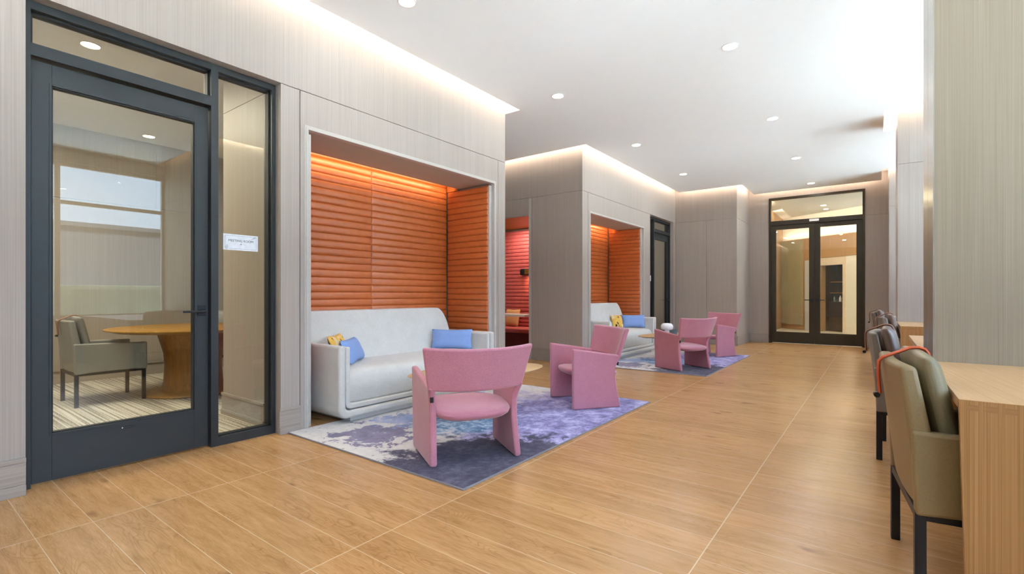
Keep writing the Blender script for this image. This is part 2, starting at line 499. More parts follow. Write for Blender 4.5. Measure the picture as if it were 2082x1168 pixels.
# ------------------------------------------------------------------ mesh helpers
class MB:
    """Collects shapes in one bmesh, then links them as one object."""
    def __init__(self):
        self.bm = bmesh.new()
        self.mats = []

    def mi(self, mat):
        if mat not in self.mats:
            self.mats.append(mat)
        return self.mats.index(mat)

    def quad(self, pts, mat='x'):
        f = self.bm.faces.new([self.bm.verts.new(p) for p in pts])
        f.material_index = self.mi(mat)
        return f

    def box(self, x0, x1, y0, y1, z0, z1, mat, r=0.0, seg=3, mtx=None):
        i = self.mi(mat)
        tmp = bmesh.new()
        vs = [tmp.verts.new((x, y, z)) for x in (x0, x1) for y in (y0, y1) for z in (z0, z1)]
        for idx in ((0, 1, 3, 2), (4, 6, 7, 5), (0, 4, 5, 1), (2, 3, 7, 6), (0, 2, 6, 4), (1, 5, 7, 3)):
            tmp.faces.new([vs[k] for k in idx])
        if r > 0:
            bmesh.ops.bevel(tmp, geom=list(tmp.edges), offset=r, offset_type='OFFSET', segments=seg, profile=.5, affect='EDGES', clamp_overlap=True)
        self.merge(tmp, i, mtx)
        return self

    def merge(self, tmp, i, mtx=None):
        mp = {}
        for v in tmp.verts:
            mp[v] = self.bm.verts.new(mtx @ v.co if mtx is not None else v.co)
        for f in tmp.faces:
            try:
                nf = self.bm.faces.new([mp[v] for v in f.verts])
                nf.material_index = i
            except ValueError:
                pass
        tmp.free()

    def lathe(self, prof, mat, seg=32, c=(0, 0, 0), cap=True):
        i = self.mi(mat)
        rows = []
        for (r, z) in prof:
            rows.append([self.bm.verts.new((c[0] + r * cos(2 * pi * k / seg), c[1] + r * sin(2 * pi * k / seg), c[2] + z)) for k in range(seg)])
        for a, b in zip(rows, rows[1:]):
            for k in range(seg):
                f = self.bm.faces.new((a[k], a[(k + 1) % seg], b[(k + 1) % seg], b[k])); f.material_index = i
        if cap:
            for row in (rows[0], rows[-1]):
                try:
                    f = self.bm.faces.new(row); f.material_index = i
                except ValueError:
                    pass
        return self

    def cyl(self, a, b, r0, r1, mat, seg=16):
        i = self.mi(mat)
        a = Vector(a); b = Vector(b)
        d = (b - a).normalized()
        u = d.orthogonal().normalized(); v = d.cross(u)
        rows = [[self.bm.verts.new(p + (u * cos(2 * pi * k / seg) + v * sin(2 * pi * k / seg)) * r) for k in range(seg)] for p, r in ((a, r0), (b, r1))]
        for k in range(seg):
            f = self.bm.faces.new((rows[0][k], rows[0][(k + 1) % seg], rows[1][(k + 1) % seg], rows[1][k])); f.material_index = i
        for row in rows:
            f = self.bm.faces.new(row); f.material_index = i
        return self

    def grid(self, P, mat, close_u=False):
        """Quads over a 2D list of points."""
        i = self.mi(mat)
        V = [[self.bm.verts.new(p) for p in row] for row in P]
        for a in range(len(V) - 1):
            n = len(V[a])
            for k in range(n if close_u else n - 1):
                f = self.bm.faces.new((V[a][k], V[a][(k + 1) % n], V[a + 1][(k + 1) % n], V[a + 1][k])); f.material_index = i
        return V

    def thick(self, F, B, mat):
        """Closed slab between two grids of the same size."""
        i = self.mi(mat)
        vf = self.grid(F, mat); vb = self.grid(B, mat)
        nr, nc = len(F), len(F[0])
        rim = [(0, k) for k in range(nc)] + [(r, nc - 1) for r in range(1, nr)] + [(nr - 1, k) for k in range(nc - 2, -1, -1)] + [(r, 0) for r in range(nr - 2, 0, -1)]
        for a, b in zip(rim, rim[1:] + rim[:1]):
            f = self.bm.faces.new((vf[a[0]][a[1]], vf[b[0]][b[1]], vb[b[0]][b[1]], vb[a[0]][a[1]])); f.material_index = i
        return self

    def tube(self, pts, w, h, mat, seg=8):
        """Flat or round tube along points: w along side, h along up."""
        i = self.mi(mat)
        pts = [Vector(p) for p in pts]
        rows = []
        for k, p in enumerate(pts):
            d = (pts[min(k + 1, len(pts) - 1)] - pts[max(k - 1, 0)]).normalized()
            up = Vector((1, 0, 0)) if abs(d.x) < .6 else Vector((0, 0, 1))
            s = d.cross(up).normalized(); n = s.cross(d)
            rows.append([self.bm.verts.new(p + n * (w / 2 * cos(2 * pi * q / seg)) + s * (h / 2 * sin(2 * pi * q / seg))) for q in range(seg)])
        for a, b in zip(rows, rows[1:]):
            for q in range(seg):
                f = self.bm.faces.new((a[q], a[(q + 1) % seg], b[(q + 1) % seg], b[q])); f.material_index = i
        for row in (rows[0], rows[-1]):
            f = self.bm.faces.new(row); f.material_index = i
        return self

    def build(self, name, parent=None, smooth=False, bevel=0.0, bseg=3, subsurf=0, angle=35):
        bmesh.ops.recalc_face_normals(self.bm, faces=self.bm.faces)
        me = bpy.data.meshes.new(name)
        self.bm.to_mesh(me); self.bm.free()
        for m in self.mats:
            me.materials.append(M[m])
        o = bpy.data.objects.new(name, me)
        COL.objects.link(o)
        if parent is not None:
            o.parent = parent
        if smooth:
            for p in me.polygons:
                p.use_smooth = True
        if bevel:
            b = o.modifiers.new('bevel', 'BEVEL')
            b.width = bevel; b.segments = bseg; b.limit_method = 'ANGLE'; b.angle_limit = radians(angle)
            b.harden_normals = False
        if subsurf:
            s = o.modifiers.new('subsurf', 'SUBSURF'); s.levels = subsurf; s.render_levels = subsurf
        if smooth and not subsurf:
            try:
                me.set_sharp_from_angle(angle=radians(50))
            except Exception:
                pass
        return o


def thing(name, label, cat, loc=(0, 0, 0), rz=0.0, group=None):
    o = bpy.data.objects.new(name, None)
    COL.objects.link(o)
    o.location = loc
    o.rotation_euler = (0, 0, rz)
    o.empty_display_size = .1
    return tag(o, label, cat, group)


def tag(o, label, cat, group=None):
    o['label'] = label
    o['category'] = cat
    if group:
        o['group'] = group
    return o


def struct(o):
    o['kind'] = 'structure'
    return o


def part_label(o, s):
    o['label'] = s
    return o


def dup(root, loc, rz, label, group=None):
    r = root.copy(); COL.objects.link(r)
    r.location = loc; r.rotation_euler = (0, 0, rz)
    r['label'] = label
    if group:
        r['group'] = group
    for ch in list(root.children):
        c = ch.copy(); COL.objects.link(c); c.parent = r
        for g in list(ch.children):
            d = g.copy(); COL.objects.link(d); d.parent = c
    return r


# ------------------------------------------------------------------ room shell
ZB = 2.776         # groove between the tall panels and the fascia above
ZC = 3.45          # ceiling
ZT = 3.66          # top of the cove recess

# floor
b = MB(); b.box(-9.2, 3.0, -4.0, 12.66, -.06, 0, 'oak_plank_tile'); struct(b.build('floor'))

# ceiling: slabs with cove slots left open along the walls, closed above
b = MB()
for (x0, x1, y0, y1) in ((EL, XS, -4, 11.21), (XS, XW, -4, 3.17), (XS, XW, 4.07, 7.82), (XS, XW, 8.78, 11.42), (-8.2, EL, 4.996, 6.743), (-2.297, XS, 11.21, 12.467)):
    b.box(x0, x1, y0, y1, ZC, ZC + .03, 'ceiling_paint')
b.box(-9, 3, -4, 13, ZT, ZT + .05, 'ceiling_paint')
UP = .05
for (x0, x1, y0, y1) in ((EL + UP, EL + UP + .02, -4, 4.996 + UP), (-8.2, EL + UP + .02, 4.996 + UP, 5.016 + UP), (-8.2, EL + UP, 6.743 - UP - .02, 6.743 - UP), (EL + UP, EL + UP + .02, 6.743 - UP - .02, 11.21 - UP),
                         (EL + UP, -2.297 + UP, 11.21 - UP - .02, 11.21 - UP), (-2.297 + UP, -2.277 + UP, 11.21 - UP - .02, 12.467 - UP), (-2.297 + UP, XS - UP, 12.467 - UP - .02, 12.467 - UP),
                         (XS - UP - .02, XS - UP, 3.17 - UP, 4.07 + UP), (XS - UP, XW, 3.15 - UP, 3.17 - UP), (XS - UP, XW, 4.07 + UP, 4.09 + UP),
                         (XS - UP - .02, XS - UP, 7.82 - UP, 8.78 + UP), (XS - UP, XW, 7.80 - UP, 7.82 - UP), (XS - UP, XW, 8.78 + UP, 8.80 + UP),
                         (XS - UP - .02, XS - UP, 11.42 - UP, 12.467 - UP), (XS - UP, XW, 11.40 - UP, 11.42 - UP)):
    b.box(x0, x1, y0, y1, ZC + .0305, ZT - .0005, 'ceiling_paint')
struct(b.build('ceiling'))


def baseboard(name, a, bb, out, mat='baseboard_veneer'):
    """Stepped plinth board along a straight run, thickness towards out."""
    (xa, ya), (xb, yb) = a, bb
    ox, oy = out
    b = MB()
    for (z0, z1, th) in ((0, .058, .024), (.058, .182, .016), (.182, .206, .022)):
        xs = sorted((xa, xb)) if xa != xb else sorted((xa, xa + ox * th))
        ys = sorted((ya, yb)) if ya != yb else sorted((ya, ya + oy * th))
        b.box(xs[0], xs[1], ys[0], ys[1], z0, z1, mat, .003, 2)
    return struct(b.build(name, bevel=0))


V = 'wall_veneer'
# block one: meeting room front, door opening, alcove
b = MB()
th = .05
b.box(XL - th, XL, -4, .535, 0, ZB - .004, V)
b.box(XL - th, XL, -4, 4.863, ZB, ZT, V)
b.box(XL - th, XL, 1.972, 2.127, 0, ZB - .006, V)
b.box(XL - th, XL, 2.135, 2.200, 0, ZB - .006, V)
b.box(XL - th, XL, 2.200, 4.640, 2.468, ZB - .006, V)
b.box(XL - th, XL, 4.640, 4.716, 0, ZB - .006, V)
b.box(XL - th, XL, 4.722, 4.863, 0, ZB - .006, V)
b.box(XL - th - .02, XL - .015, 1.98, 4.85, 2.48, ZT, V)        # backing behind the grooves
b.box(XL - th - .02, XL - .012, 2.0, 2.198, 0, 2.6, V)
b.box(XL - th - .02, XL - .012, 4.645, 4.85, 0, 2.6, V)
# jambs of the door opening
b.box(-4.02, XL - .0505, .515, .5355, 0, ZB, V)
b.box(-4.02, XL - .0505, 1.9715, 1.992, 0, ZB, V)
b.box(-4.02, XL - .0505, .515, 1.992, ZB - .0005, ZB + .02, V)
# end face in the side passage
b.box(-8.2, XL - th - .0005, 4.80, 4.863, 0, ZT, V)
struct(b.build('wall_left'))
# alcove lining
def alcove(name, y0, y1, zt):
    b = MB()
    xb = -4.55
    b.box(xb - .04, xb, y0 - .03, y1 + .03, 0, 2.62, V)
    b.box(xb, XL - .05, y0 - .04, y0, 0, 2.62, V)
    b.box(xb, XL - .05, y1, y1 + .04, 0, 2.62, V)
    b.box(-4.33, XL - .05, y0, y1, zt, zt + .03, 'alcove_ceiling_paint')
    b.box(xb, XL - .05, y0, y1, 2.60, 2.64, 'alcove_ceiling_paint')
    return struct(b.build(name))


alcove('wall_alcove_south', 2.20, 4.64, 2.468)
alcove('wall_alcove_north', 7.14, 9.42, 2.445)


def alcove_trim(name, y0, y1, zt):
    """Thin pale stepped frame round the alcove mouth."""
    b = MB()
    for (o, w, d) in ((0.0, .020, .010), (.020, .012, .005)):
        b.box(XL - .049, XL + d, y0 - o - w, y0 - o + .002, 0, zt + o, 'pale_trim')
        b.box(XL - .049, XL + d, y1 + o - .002, y1 + o + w, 0, zt + o, 'pale_trim')
        b.box(XL - .049, XL + d, y0 - o - w, y1 + o + w, zt + o - .002, zt + o + w, 'pale_trim')
    return struct(b.build(name, bevel=.002, bseg=2))


alcove_trim('trim_1', 2.20, 4.64, 2.468)
alcove_trim('trim_2', 7.14, 9.42, 2.445)

# block two
Y2, Y3 = 6.876, 11.34
b = MB()
b.box(XL - th, XL, Y2, 9.776, ZB, ZT, V)
b.box(XL - th, XL, 9.7765, Y3 - .0005, ZB, ZT, V)
b.box(XL - th, XL, Y2, 7.06, 0, ZB - .006, V)
b.box(XL - th, XL, 7.068, 7.14, 0, ZB - .006, V)
b.box(XL - th, XL, 7.14, 9.42, 2.445, ZB - .006, V)
b.box(XL - th, XL, 9.42, 9.776, 0, ZB - .006, V)
b.box(XL - th - .02, XL - .012, 6.9, 9.77, 2.5, ZT, V)
b.box(XL - th - .02, XL - .012, 6.9, 7.138, 0, 2.6, V)
b.box(XL - th, XL, 11.215, Y3 - .0005, 0, ZB - .001, V)
b.box(-4.0, XL - .0505, 9.756, 9.7765, 0, ZB, V)
b.box(-4.0, XL - .0505, 11.2145, 11.235, 0, ZB, V)
struct(b.build('wall_left_north'))
# passage face of block two, with the booth opening
b = MB()
b.box(-4.735, XL - th - .0005, Y2, Y2 + .05, 0, ZB - .006, V)
b.box(-4.80, -4.743, Y2, Y2 + .05, 0, ZB - .006, 'pale_trim')
b.box(-8.2, -4.802, Y2, Y2 + .05, 2.47, ZB - .006, V)
b.box(-8.2, -6.5, Y2, Y2 + .05, 0, 2.47, V)
b.box(-8.2, XL - th - .0005, Y2, Y2 + .05, ZB, ZT, V)
b.box(-8.2, XL - th - .02, Y2 + .012, Y2 + .07, 2.48, ZT - .001, V)
b.box(-4.79, XL - th - .02, Y2 + .012, Y2 + .068, 0, 2.6, V)
b.box(-8.25, -8.2, 4.8, 6.95, 0, ZT, V)          # end of the passage
struct(b.build('wall_passage'))
# block three: full height panels
b = MB()
b.box(XL + .012, -3.062, Y3, Y3 + .05, 0, ZB - .006, V)
b.box(-3.054, -2.4805, Y3, Y3 + .05, 0, ZB - .006, V)
b.box(XL - .05, -2.4805, Y3, Y3 + .05, ZB, ZT, V)
b.box(XL - .02, -2.50, Y3 + .012, Y3 + .07, 0, ZT - .001, V)
b.box(-2.48, -2.43, Y3, 12.5995, 0, ZB - .006, V)
b.box(-2.48, -2.43, Y3, 12.5995, ZB, ZT, V)
b.box(-2.5, -2.442, Y3 + .012, 12.599, 0, ZT - .001, V)
struct(b.build('wall_left_corner'))
# end wall round the double doors
YE = 12.6
b = MB()
for (x0, x1) in ((-2.43, -2.012), (-.20, .24)):
    b.box(x0, x1, YE, YE + .05, 0, ZB - .006, V)
    b.box(x0, x1, YE, YE + .05, ZB, ZT, V)
    b.box(x0 + .001, x1 - .001, YE + .012, YE + .12, .001, ZT - .001, V)
b.box(-2.012, -.20, YE, YE + .12, 3.335, ZT, V)
struct(b.build('wall_end'))
baseboard('baseboard_left', (XL, -4), (XL, .535), (1, 0))
baseboard('baseboard_post', (XL, 1.955), (XL, 2.127), (1, 0))
baseboard('baseboard_passage', (-4.735, Y2), (XL, Y2), (0, -1))
baseboard('baseboard_block', (XL, Y2), (XL, 7.06), (1, 0))
baseboard('baseboard_corner', (XL + .02, Y3), (-2.43, Y3), (0, -1))
baseboard('baseboard_return', (-2.43, Y3), (-2.43, YE), (1, 0))
baseboard('baseboard_end', (-2.41, YE), (-2.02, YE), (0, -1))
baseboard('baseboard_door', (-.19, YE), (.19, YE), (0, -1))

# right side: window wall and the wood-clad fins between the bays
b = MB()
b.box(XW, XW + .2, -4, 12.72, 0, ZSILL, V)
b.box(XW, XW + .2, -4, 12.72, ZHEAD, ZT, V)
b.box(XW, XW + .2, -4, -3.6, ZSILL, ZHEAD, V)
struct(b.build('wall_right'))
FINS = [(.229, 3.30, 3.94), (.208, 7.95, 8.65), (.178, 11.55, 12.6)]
for k, (xf, ya, yb) in enumerate(FINS):
    b = MB()
    mat = 'pillar_veneer' if k == 0 else V
    b.box(xf + .006, XW + .2, ya, yb, 0, ZB - .006, mat)
    b.box(xf + .006, XW + .2, ya, yb, ZB, ZT, mat)
    b.box(xf + .02, XW + .19, ya + .012, yb - .012, .001, ZT - .001, mat)
    struct(b.build(('wall_fin_south', 'wall_fin_middle', 'wall_fin_north')[k]))
    b = MB()
    m = (ya + yb) / 2
    cl = 'brushed_steel' if k == 0 else V
    b.box(xf, xf + .0055, ya, m - .004, 0, ZT, cl)
    b.box(xf, xf + .0055, m + .004, yb, 0, ZT, cl)
    struct(b.build('trim_%d' % (k + 3)))
# back wall behind the camera
b = MB(); b.box(-4.0, 3.0, -4.1, -4.0, 0, ZT, V); struct(b.build('wall_south'))

# windows
for k, (ya, yb) in enumerate(BAYS):
    w = bpy.data.objects.new('window_%d' % (k + 1), None); COL.objects.link(w); struct(w)
    b = MB()
    n = 2 if k < 2 else 1
    ys = [ya + (yb - ya) * q / (n + 1) for q in range(n + 2)]
    if k == 0:
        ys = [ya, -1.5, 1.85, yb]
    for y in ys:
        b.box(XW + .06, XW + .14, y - .035, y + .035, ZSILL, ZHEAD, 'pale_trim', .004, 2)
    for z in (ZSILL + .03, 2.60, ZHEAD - .03):
        b.box(XW + .065, XW + .135, ya, yb, z - .03, z + .03, 'pale_trim', .004, 2)
    b.build('frame', w)
    b = MB(); b.box(XW + .098, XW + .104, ya, yb, ZSILL, ZHEAD, 'window_glass'); b.build('pane', w)


# ------------------------------------------------------------------ doors
def glazed_door(name, y0, y1, x, zt, leaf, side_first):
    """Dark metal storefront in the left wall: one leaf with transom and a narrow sidelight."""
    d = bpy.data.objects.new(name, None); COL.objects.link(d); struct(d)
    F = 'frame_metal'
    ym = leaf
    if side_first:       # sidelight on the near side
        sl0, sl1, dl0, dl1 = y0, ym - .024, ym + .024, y1
    else:
        dl0, dl1, sl0, sl1 = y0, ym - .024, ym + .024, y1
    xa, xb = x - .09, x + .035
    b = MB()
    b.box(xa, xb, y0, y0 + .03, 0, zt, F); b.box(xa, xb, y1 - .03, y1, 0, zt, F)
    b.box(xa, xb, y0 + .03, y1 - .03, zt - .045, zt, F)
    b.box(xa, xb, ym - .024, ym + .024, 0, zt - .045, F)
    b.box(xa, xb, dl0 + .03 * (not side_first), dl1 - .03 * side_first, 2.466, 2.535, F)
    b.box(xa, xb, sl0 + .03 * side_first, sl1 - .03 * (not side_first), 0, .062, F)
    # dark glazing beads
    G = 'frame_gasket'
    for (a0, a1, z0, z1) in ((dl0 + .03 * (not side_first), dl1 - .03 * side_first, 2.535, zt - .045), (sl0 + .03 * side_first, sl1 - .03 * (not side_first), .062, zt - .045)):
        b.box(x - .05, x + .0, a0, a0 + .012, z0, z1, G); b.box(x - .05, x + .0, a1 - .012, a1, z0, z1, G)
        b.box(x - .05, x + .0, a0, a1, z0, z0 + .008, G); b.box(x - .05, x + .0, a0, a1, z1 - .014, z1, G)
    b.build('frame', d)
    ta, tb = dl0 + .03 * (not side_first), dl1 - .03 * side_first
    b = MB(); b.box(x - .03, x - .022, ta, tb, 2.535, zt - .045, 'clear_glass'); b.build('transom_pane', d)
    b = MB(); b.box(x - .03, x - .022, sl0 + .03 * side_first, sl1 - .03 * (not side_first), .062, zt - .045, 'clear_glass'); b.build('sidelight_pane', d)
    # leaf
    lx0, lx1 = x - .05, x - .002
    a0, a1 = ta + .006, tb - .006
    b = MB()
    gy0, gy1, gz0, gz1 = a0 + .088, a1 - .088, .288, 2.328
    b.box(lx0, lx1, a0, gy0, .012, 2.452, F); b.box(lx0, lx1, gy1, a1, .012, 2.452, F)
    b.box(lx0, lx1, gy0, gy1, .012, gz0, F); b.box(lx0, lx1, gy0, gy1, gz1, 2.452, F)
    # raised glazing stop and gasket
    for (p0, p1, q0, q1) in ((gy0 - .012, gy0, gz0 - .012, gz1 + .012), (gy1, gy1 + .012, gz0 - .012, gz1 + .012), (gy0, gy1, gz0 - .012, gz0), (gy0, gy1, gz1, gz1 + .012)):
        b.box(lx1 - .002, lx1 + .004, p0, p1, q0, q1, F)
    for (p0, p1, q0, q1) in ((gy0, gy0 + .006, gz0, gz1), (gy1 - .008, gy1, gz0, gz1), (gy0, gy1, gz0, gz0 + .006), (gy0, gy1, gz1 - .008, gz1)):
        b.box(lx0 + .004, lx1 - .003, p0, p1, q0, q1, G)
    lf = b.build('door_leaf', d, bevel=.0015, bseg=2)
    b = MB(); b.box(x - .03, x - .022, gy0, gy1, gz0, gz1, 'clear_glass'); b.build('pane', lf)
    # lever handle on two square roses
    hy = a1 - .044
    b = MB()
    b.box(lx1, lx1 + .010, hy - .025, hy + .025, .952, .987, 'black_metal', .003, 2)
    b.box(lx1, lx1 + .010, hy - .025, hy + .025, .993, 1.026, 'black_metal', .003, 2)
    b.cyl((lx1 + .01, hy, .984), (lx1 + .062, hy, .984), .009, .009, 'black_metal', 12)
    b.box(lx1 + .052, lx1 + .066, hy - .135, hy + .010, .976, .992, 'black_metal', .004, 2)
    b.build('handle', lf)
    b = MB()
    yc = (a0 + a1) / 2 - .01
    ring = [(yc + .043 * cos(q * pi / 12), .2475 + .0085 * sin(q * pi / 12)) for q in range(24)]
    ring2 = [(yc + .034 * cos(q * pi / 12) + .003, .2475 + .0045 * sin(q * pi / 12)) for q in range(24)]
    b.grid([[(lx1, p[0], p[1]) for p in ring], [(lx1 + .003, p[0], p[1]) for p in ring], [(lx1 + .003, p[0], p[1]) for p in ring2], [(lx1 + .001, p[0], p[1]) for p in ring2]], 'black_metal', True)
    b.cyl((lx1, yc - .030, .2475), (lx1 + .004, yc - .030, .2475), .004, .004, 'white_metal', 10)
    part_label(b.build('badge', lf), 'small oval black badge with a pale dot')
    b = MB(); b.box(xa + .01, x - .052, a0 + .3, a1 - .05, 2.458, 2.465, 'black_metal'); b.build('closer_track', d)
    return d


glazed_door('door_1', .537, 1.970, -3.872, 2.772, 1.525, False)
glazed_door('door_2', 9.778, 11.213, -3.872, 2.772, 10.20, True)

# double doors in the end wall
d = bpy.data.objects.new('door_3', None); COL.objects.link(d); struct(d)
BM = 'bronze_metal'
xa, xb, yf = -2.010, -.202, YE - .012
xm = (xa + xb) / 2
b = MB()
b.box(xa, xa + .045, yf, yf + .11, 0, 3.335, BM); b.box(xb - .045, xb, yf, yf + .11, 0, 3.335, BM)
b.box(xa + .045, xb - .045, yf, yf + .11, 3.29, 3.335, BM)
b.box(xa + .045, xb - .045, yf, yf + .11, 2.70, 2.80, BM)
b.box(xm - .012, xm + .012, yf + .066, yf + .076, .012, 2.692, BM)       # meeting stile cover
b.box(xa + .045, xa + .06, yf + .068, yf + .1, 0, 2.7, BM); b.box(xb - .06, xb - .045, yf + .068, yf + .1, 0, 2.7, BM)
b.box(xa + .045, xb - .045, yf + .068, yf + .1, 2.68, 2.7, BM)
b.build('frame', d)
b = MB(); b.box(xa + .045, xb - .045, yf + .05, yf + .058, 2.80, 3.29, 'clear_glass'); b.build('transom_pane', d)
xm = (xa + xb) / 2
for s, (p0, p1) in ((1, (xa + .0455, xm - .0015)), (-1, (xm + .0015, xb - .0455))):
    b = MB()
    g0, g1, z0, z1 = p0 + .105, p1 - .105, .262, 2.60
    b.box(p0, g0, yf + .02, yf + .065, .012, 2.692, BM); b.box(g1, p1, yf + .02, yf + .065, .012, 2.692, BM)
    b.box(g0, g1, yf + .02, yf + .065, .012, z0, BM); b.box(g0, g1, yf + .02, yf + .065, z1, 2.692, BM)
    lf = b.build('door_leaf', d, bevel=.002, bseg=2)
    b = MB(); b.box(g0, g1, yf + .038, yf + .046, z0, z1, 'clear_glass'); b.build('pane', lf)
    hx = (p1 - .05) if s > 0 else (p0 + .05)
    b = MB()
    b.box(hx - .027, hx + .027, yf + .008, yf + .02, .95, 1.03, 'black_metal', .003, 2)
    b.cyl((hx, yf + .01, .99), (hx, yf - .04, .99), .010, .010, 'black_metal', 12)
    b.box(min(hx, hx - s * .14), max(hx, hx - s * .14), yf - .048, yf - .034, .98, 1.0, 'black_metal', .004, 2)
    b.build('handle', lf)
b = MB(); b.box(-1.205, -1.02, yf - .012, yf - .001, 2.735, 2.785, 'white_metal', .003, 2)
tag(b.build('sensor_cover'), 'small pale grey cover plate on the head of the double doors', 'cover plate')

# paper sign in the sidelight of the near door, a smaller one at the far door
def sign(y0, y1, z0, z1, lines, label, x=-3.8885):
    s = thing('paper_sign', label, 'sign', (x, (y0 + y1) / 2, (z0 + z1) / 2))
    w, h = y1 - y0, z1 - z0
    b = MB(); b.box(-.001, .0012, -w / 2, w / 2, -h / 2, h / 2, 'paper')
    for q in (1, -1):
        b.box(.0012, .0016, -w / 2 + .012, w / 2 - .012, q * (h / 2 - .011) - .0006, q * (h / 2 - .011) + .0006, 'ink')
        b.box(.0012, .0016, q * (w / 2 - .012) - .0006, q * (w / 2 - .012) + .0006, -h / 2 + .011, h / 2 - .011, 'ink')
    # pen-stroke flourishes in two corners
    if lines:
        for k in range(3):
            m = Matrix.Translation((0, w / 2 - .04 + k * .010, h / 2 - .022 + k * .002)) @ Matrix.Rotation(radians(35), 4, 'X')
            b.box(.0012, .0016, -.014, .014, -.0007, .0007, 'ink', mtx=m)
            m = Matrix.Translation((0, -w / 2 + .02 + k * .004, -h / 2 + .03 - k * .006)) @ Matrix.Rotation(radians(60), 4, 'X')
            b.box(.0012, .0016, -.014, .014, -.0007, .0007, 'ink', mtx=m)
    b.build('sheet', s)
    for (txt, size, dy, dz) in lines:
        c = bpy.data.curves.new('lettering', 'FONT')
        c.body = txt; c.size = size; c.align_x = 'CENTER'; c.extrude = .0003
        o = bpy.data.objects.new('lettering', c)
        COL.objects.link(o)
        dg = bpy.context.evaluated_depsgraph_get()
        me = bpy.data.meshes.new_from_object(o.evaluated_get(dg))
        bpy.data.objects.remove(o)
        t = bpy.data.objects.new('lettering', me)
        me.materials.clear(); me.materials.append(M['ink'])
        COL.objects.link(t)
        t.parent = s
        t.location = (.0016, dy, dz)
        t.rotation_euler = (radians(90), 0, radians(90))
    return s


sign(1.603, 1.855, 1.440, 1.560, [('MEETING ROOM', .0245, 0, .004), ('A', .021, 0, -.020)], 'white paper meeting room A sign taped in the sidelight beside the near door')
sign(10.02, 10.15, 1.40, 1.52, [], 'small white paper sign on the dark door frame beyond the far alcove')


# ------------------------------------------------------------------ upholstered rib panels
def rib_panel(name, label, origin, u, n, width, z0, z1, mat, pitch=.075, depth=.017, seams=(), cat='wall panel', group=None, cap=0):
    """Horizontal padded channels; u runs along the panel, n is the outward normal."""
    u = Vector(u); n = Vector(n); O = Vector(origin)
    b = MB()
    cuts = [0] + list(seams) + [width]
    nr = int(round((z1 - z0) / pitch))
    pitch = (z1 - z0) / nr
    for c0, c1 in zip(cuts, cuts[1:]):
        a0, a1 = c0 + .0015, c1 - .0015
        us = [a0, a0 + .006, a0 + .02, (a0 * 2 + a1) / 3, (a0 + a1 * 2) / 3, a1 - .02, a1 - .006, a1]
        fall = [.25, .7, 1, 1, 1, 1, .7, .25]
        for r in range(nr):
            rows = []
            for q in range(17):
                f = q / 16
                bul = (1 - abs(2 * f - 1) ** 3.2) ** .5 if 0 < q < 16 else 0
                z = z0 + (r + f) * pitch
                rows.append([O + u * uu + n * (.012 + depth * bul * fl) + Vector((0, 0, z)) for uu, fl in zip(us, fall)])
            b.grid(rows, mat)
        # back board so the panel has thickness
        p = [O + u * a0, O + u * a1]
        i = b.mi(mat)
        vs = [b.bm.verts.new(q + n * d_ + Vector((0, 0, z))) for d_ in (0, .012) for z in (z0, z1) for q in p]
        for idx in ((0, 1, 3, 2), (4, 6, 7, 5), (0, 4, 5, 1), (2, 3, 7, 6), (0, 2, 6, 4), (1, 5, 7, 3)):
            b.bm.faces.new([vs[k] for k in idx]).material_index = i
    if cap:
        p0 = O; q0 = O + u * cap + n * .03
        b.box(min(p0.x, q0.x), max(p0.x, q0.x), min(p0.y, q0.y), max(p0.y, q0.y), z1 + .001, 2.598, mat)
    o = b.build(name, smooth=True)
    return tag(o, label, cat, group)


OR = 'orange_leather'
for (y0, y1, which, seam) in ((2.20, 4.64, 'near', 1.17), (7.14, 9.42, 'far', 1.10)):
    g = 'ribbed orange panels in the alcoves'
    rib_panel('ribbed_panel', 'wide orange ribbed leather panel on the back wall of the %s alcove' % which, (-4.545, y0 + .04, 0), (0, 1, 0), (1, 0, 0), y1 - y0 - .08, .30, 2.575, OR, seams=(seam,), group=g)
    rib_panel('ribbed_panel', 'narrow dark orange ribbed panel on the right side of the %s alcove' % which, (-4.50, y1 - .035, 0), (1, 0, 0), (0, -1, 0), .69, .30, 2.44, OR, group=g, cap=.168)
    rib_panel('ribbed_panel', 'orange ribbed panel on the left side of the %s alcove hidden behind the post' % which, (-4.50, y0 + .035, 0), (1, 0, 0), (0, 1, 0), .69, .30, 2.44, OR, group=g, cap=.168)
    b = MB(); b.box(-3.812, -3.798, y1 - .05, y1 - .001, 0, 2.445, 'pale_trim'); b.box(-3.812, -3.798, y0 + .001, y0 + .05, 0, 2.445, 'pale_trim')
    struct(b.build('trim_%d' % (6 if which == 'near' else 7)))


# ------------------------------------------------------------------ sofas
def rounded_u(w, z0, z1, r, n=8):
    """Open U path: down the left, along the bottom, up the right, with round corners."""
    p = [(0, z1)]
    p += [(r - r * cos(k * pi / 2 / n), z0 + r - r * sin(k * pi / 2 / n)) for k in range(n + 1)]
    p += [(w - r + r * sin(k * pi / 2 / n), z0 + r - r * cos(k * pi / 2 / n)) for k in range(n + 1)]
    p += [(w, z1)]
    return p


def u_shell(x0, x1, y0, y1, z0, z1, th, r, mat):
    outer = [(y0 + a, c) for a, c in rounded_u(y1 - y0, z0, z1, r)]
    inner = [(y0 + th + a, c) for a, c in rounded_u(y1 - y0 - 2 * th, z0 + th, z1, max(.01, r - th * .6))]
    b = MB()
    b.thick([[(x1, p[0], p[1]) for p in outer], [(x1, p[0], p[1]) for p in inner]], [[(x0, p[0], p[1]) for p in outer], [(x0, p[0], p[1]) for p in inner]], mat)
    return b


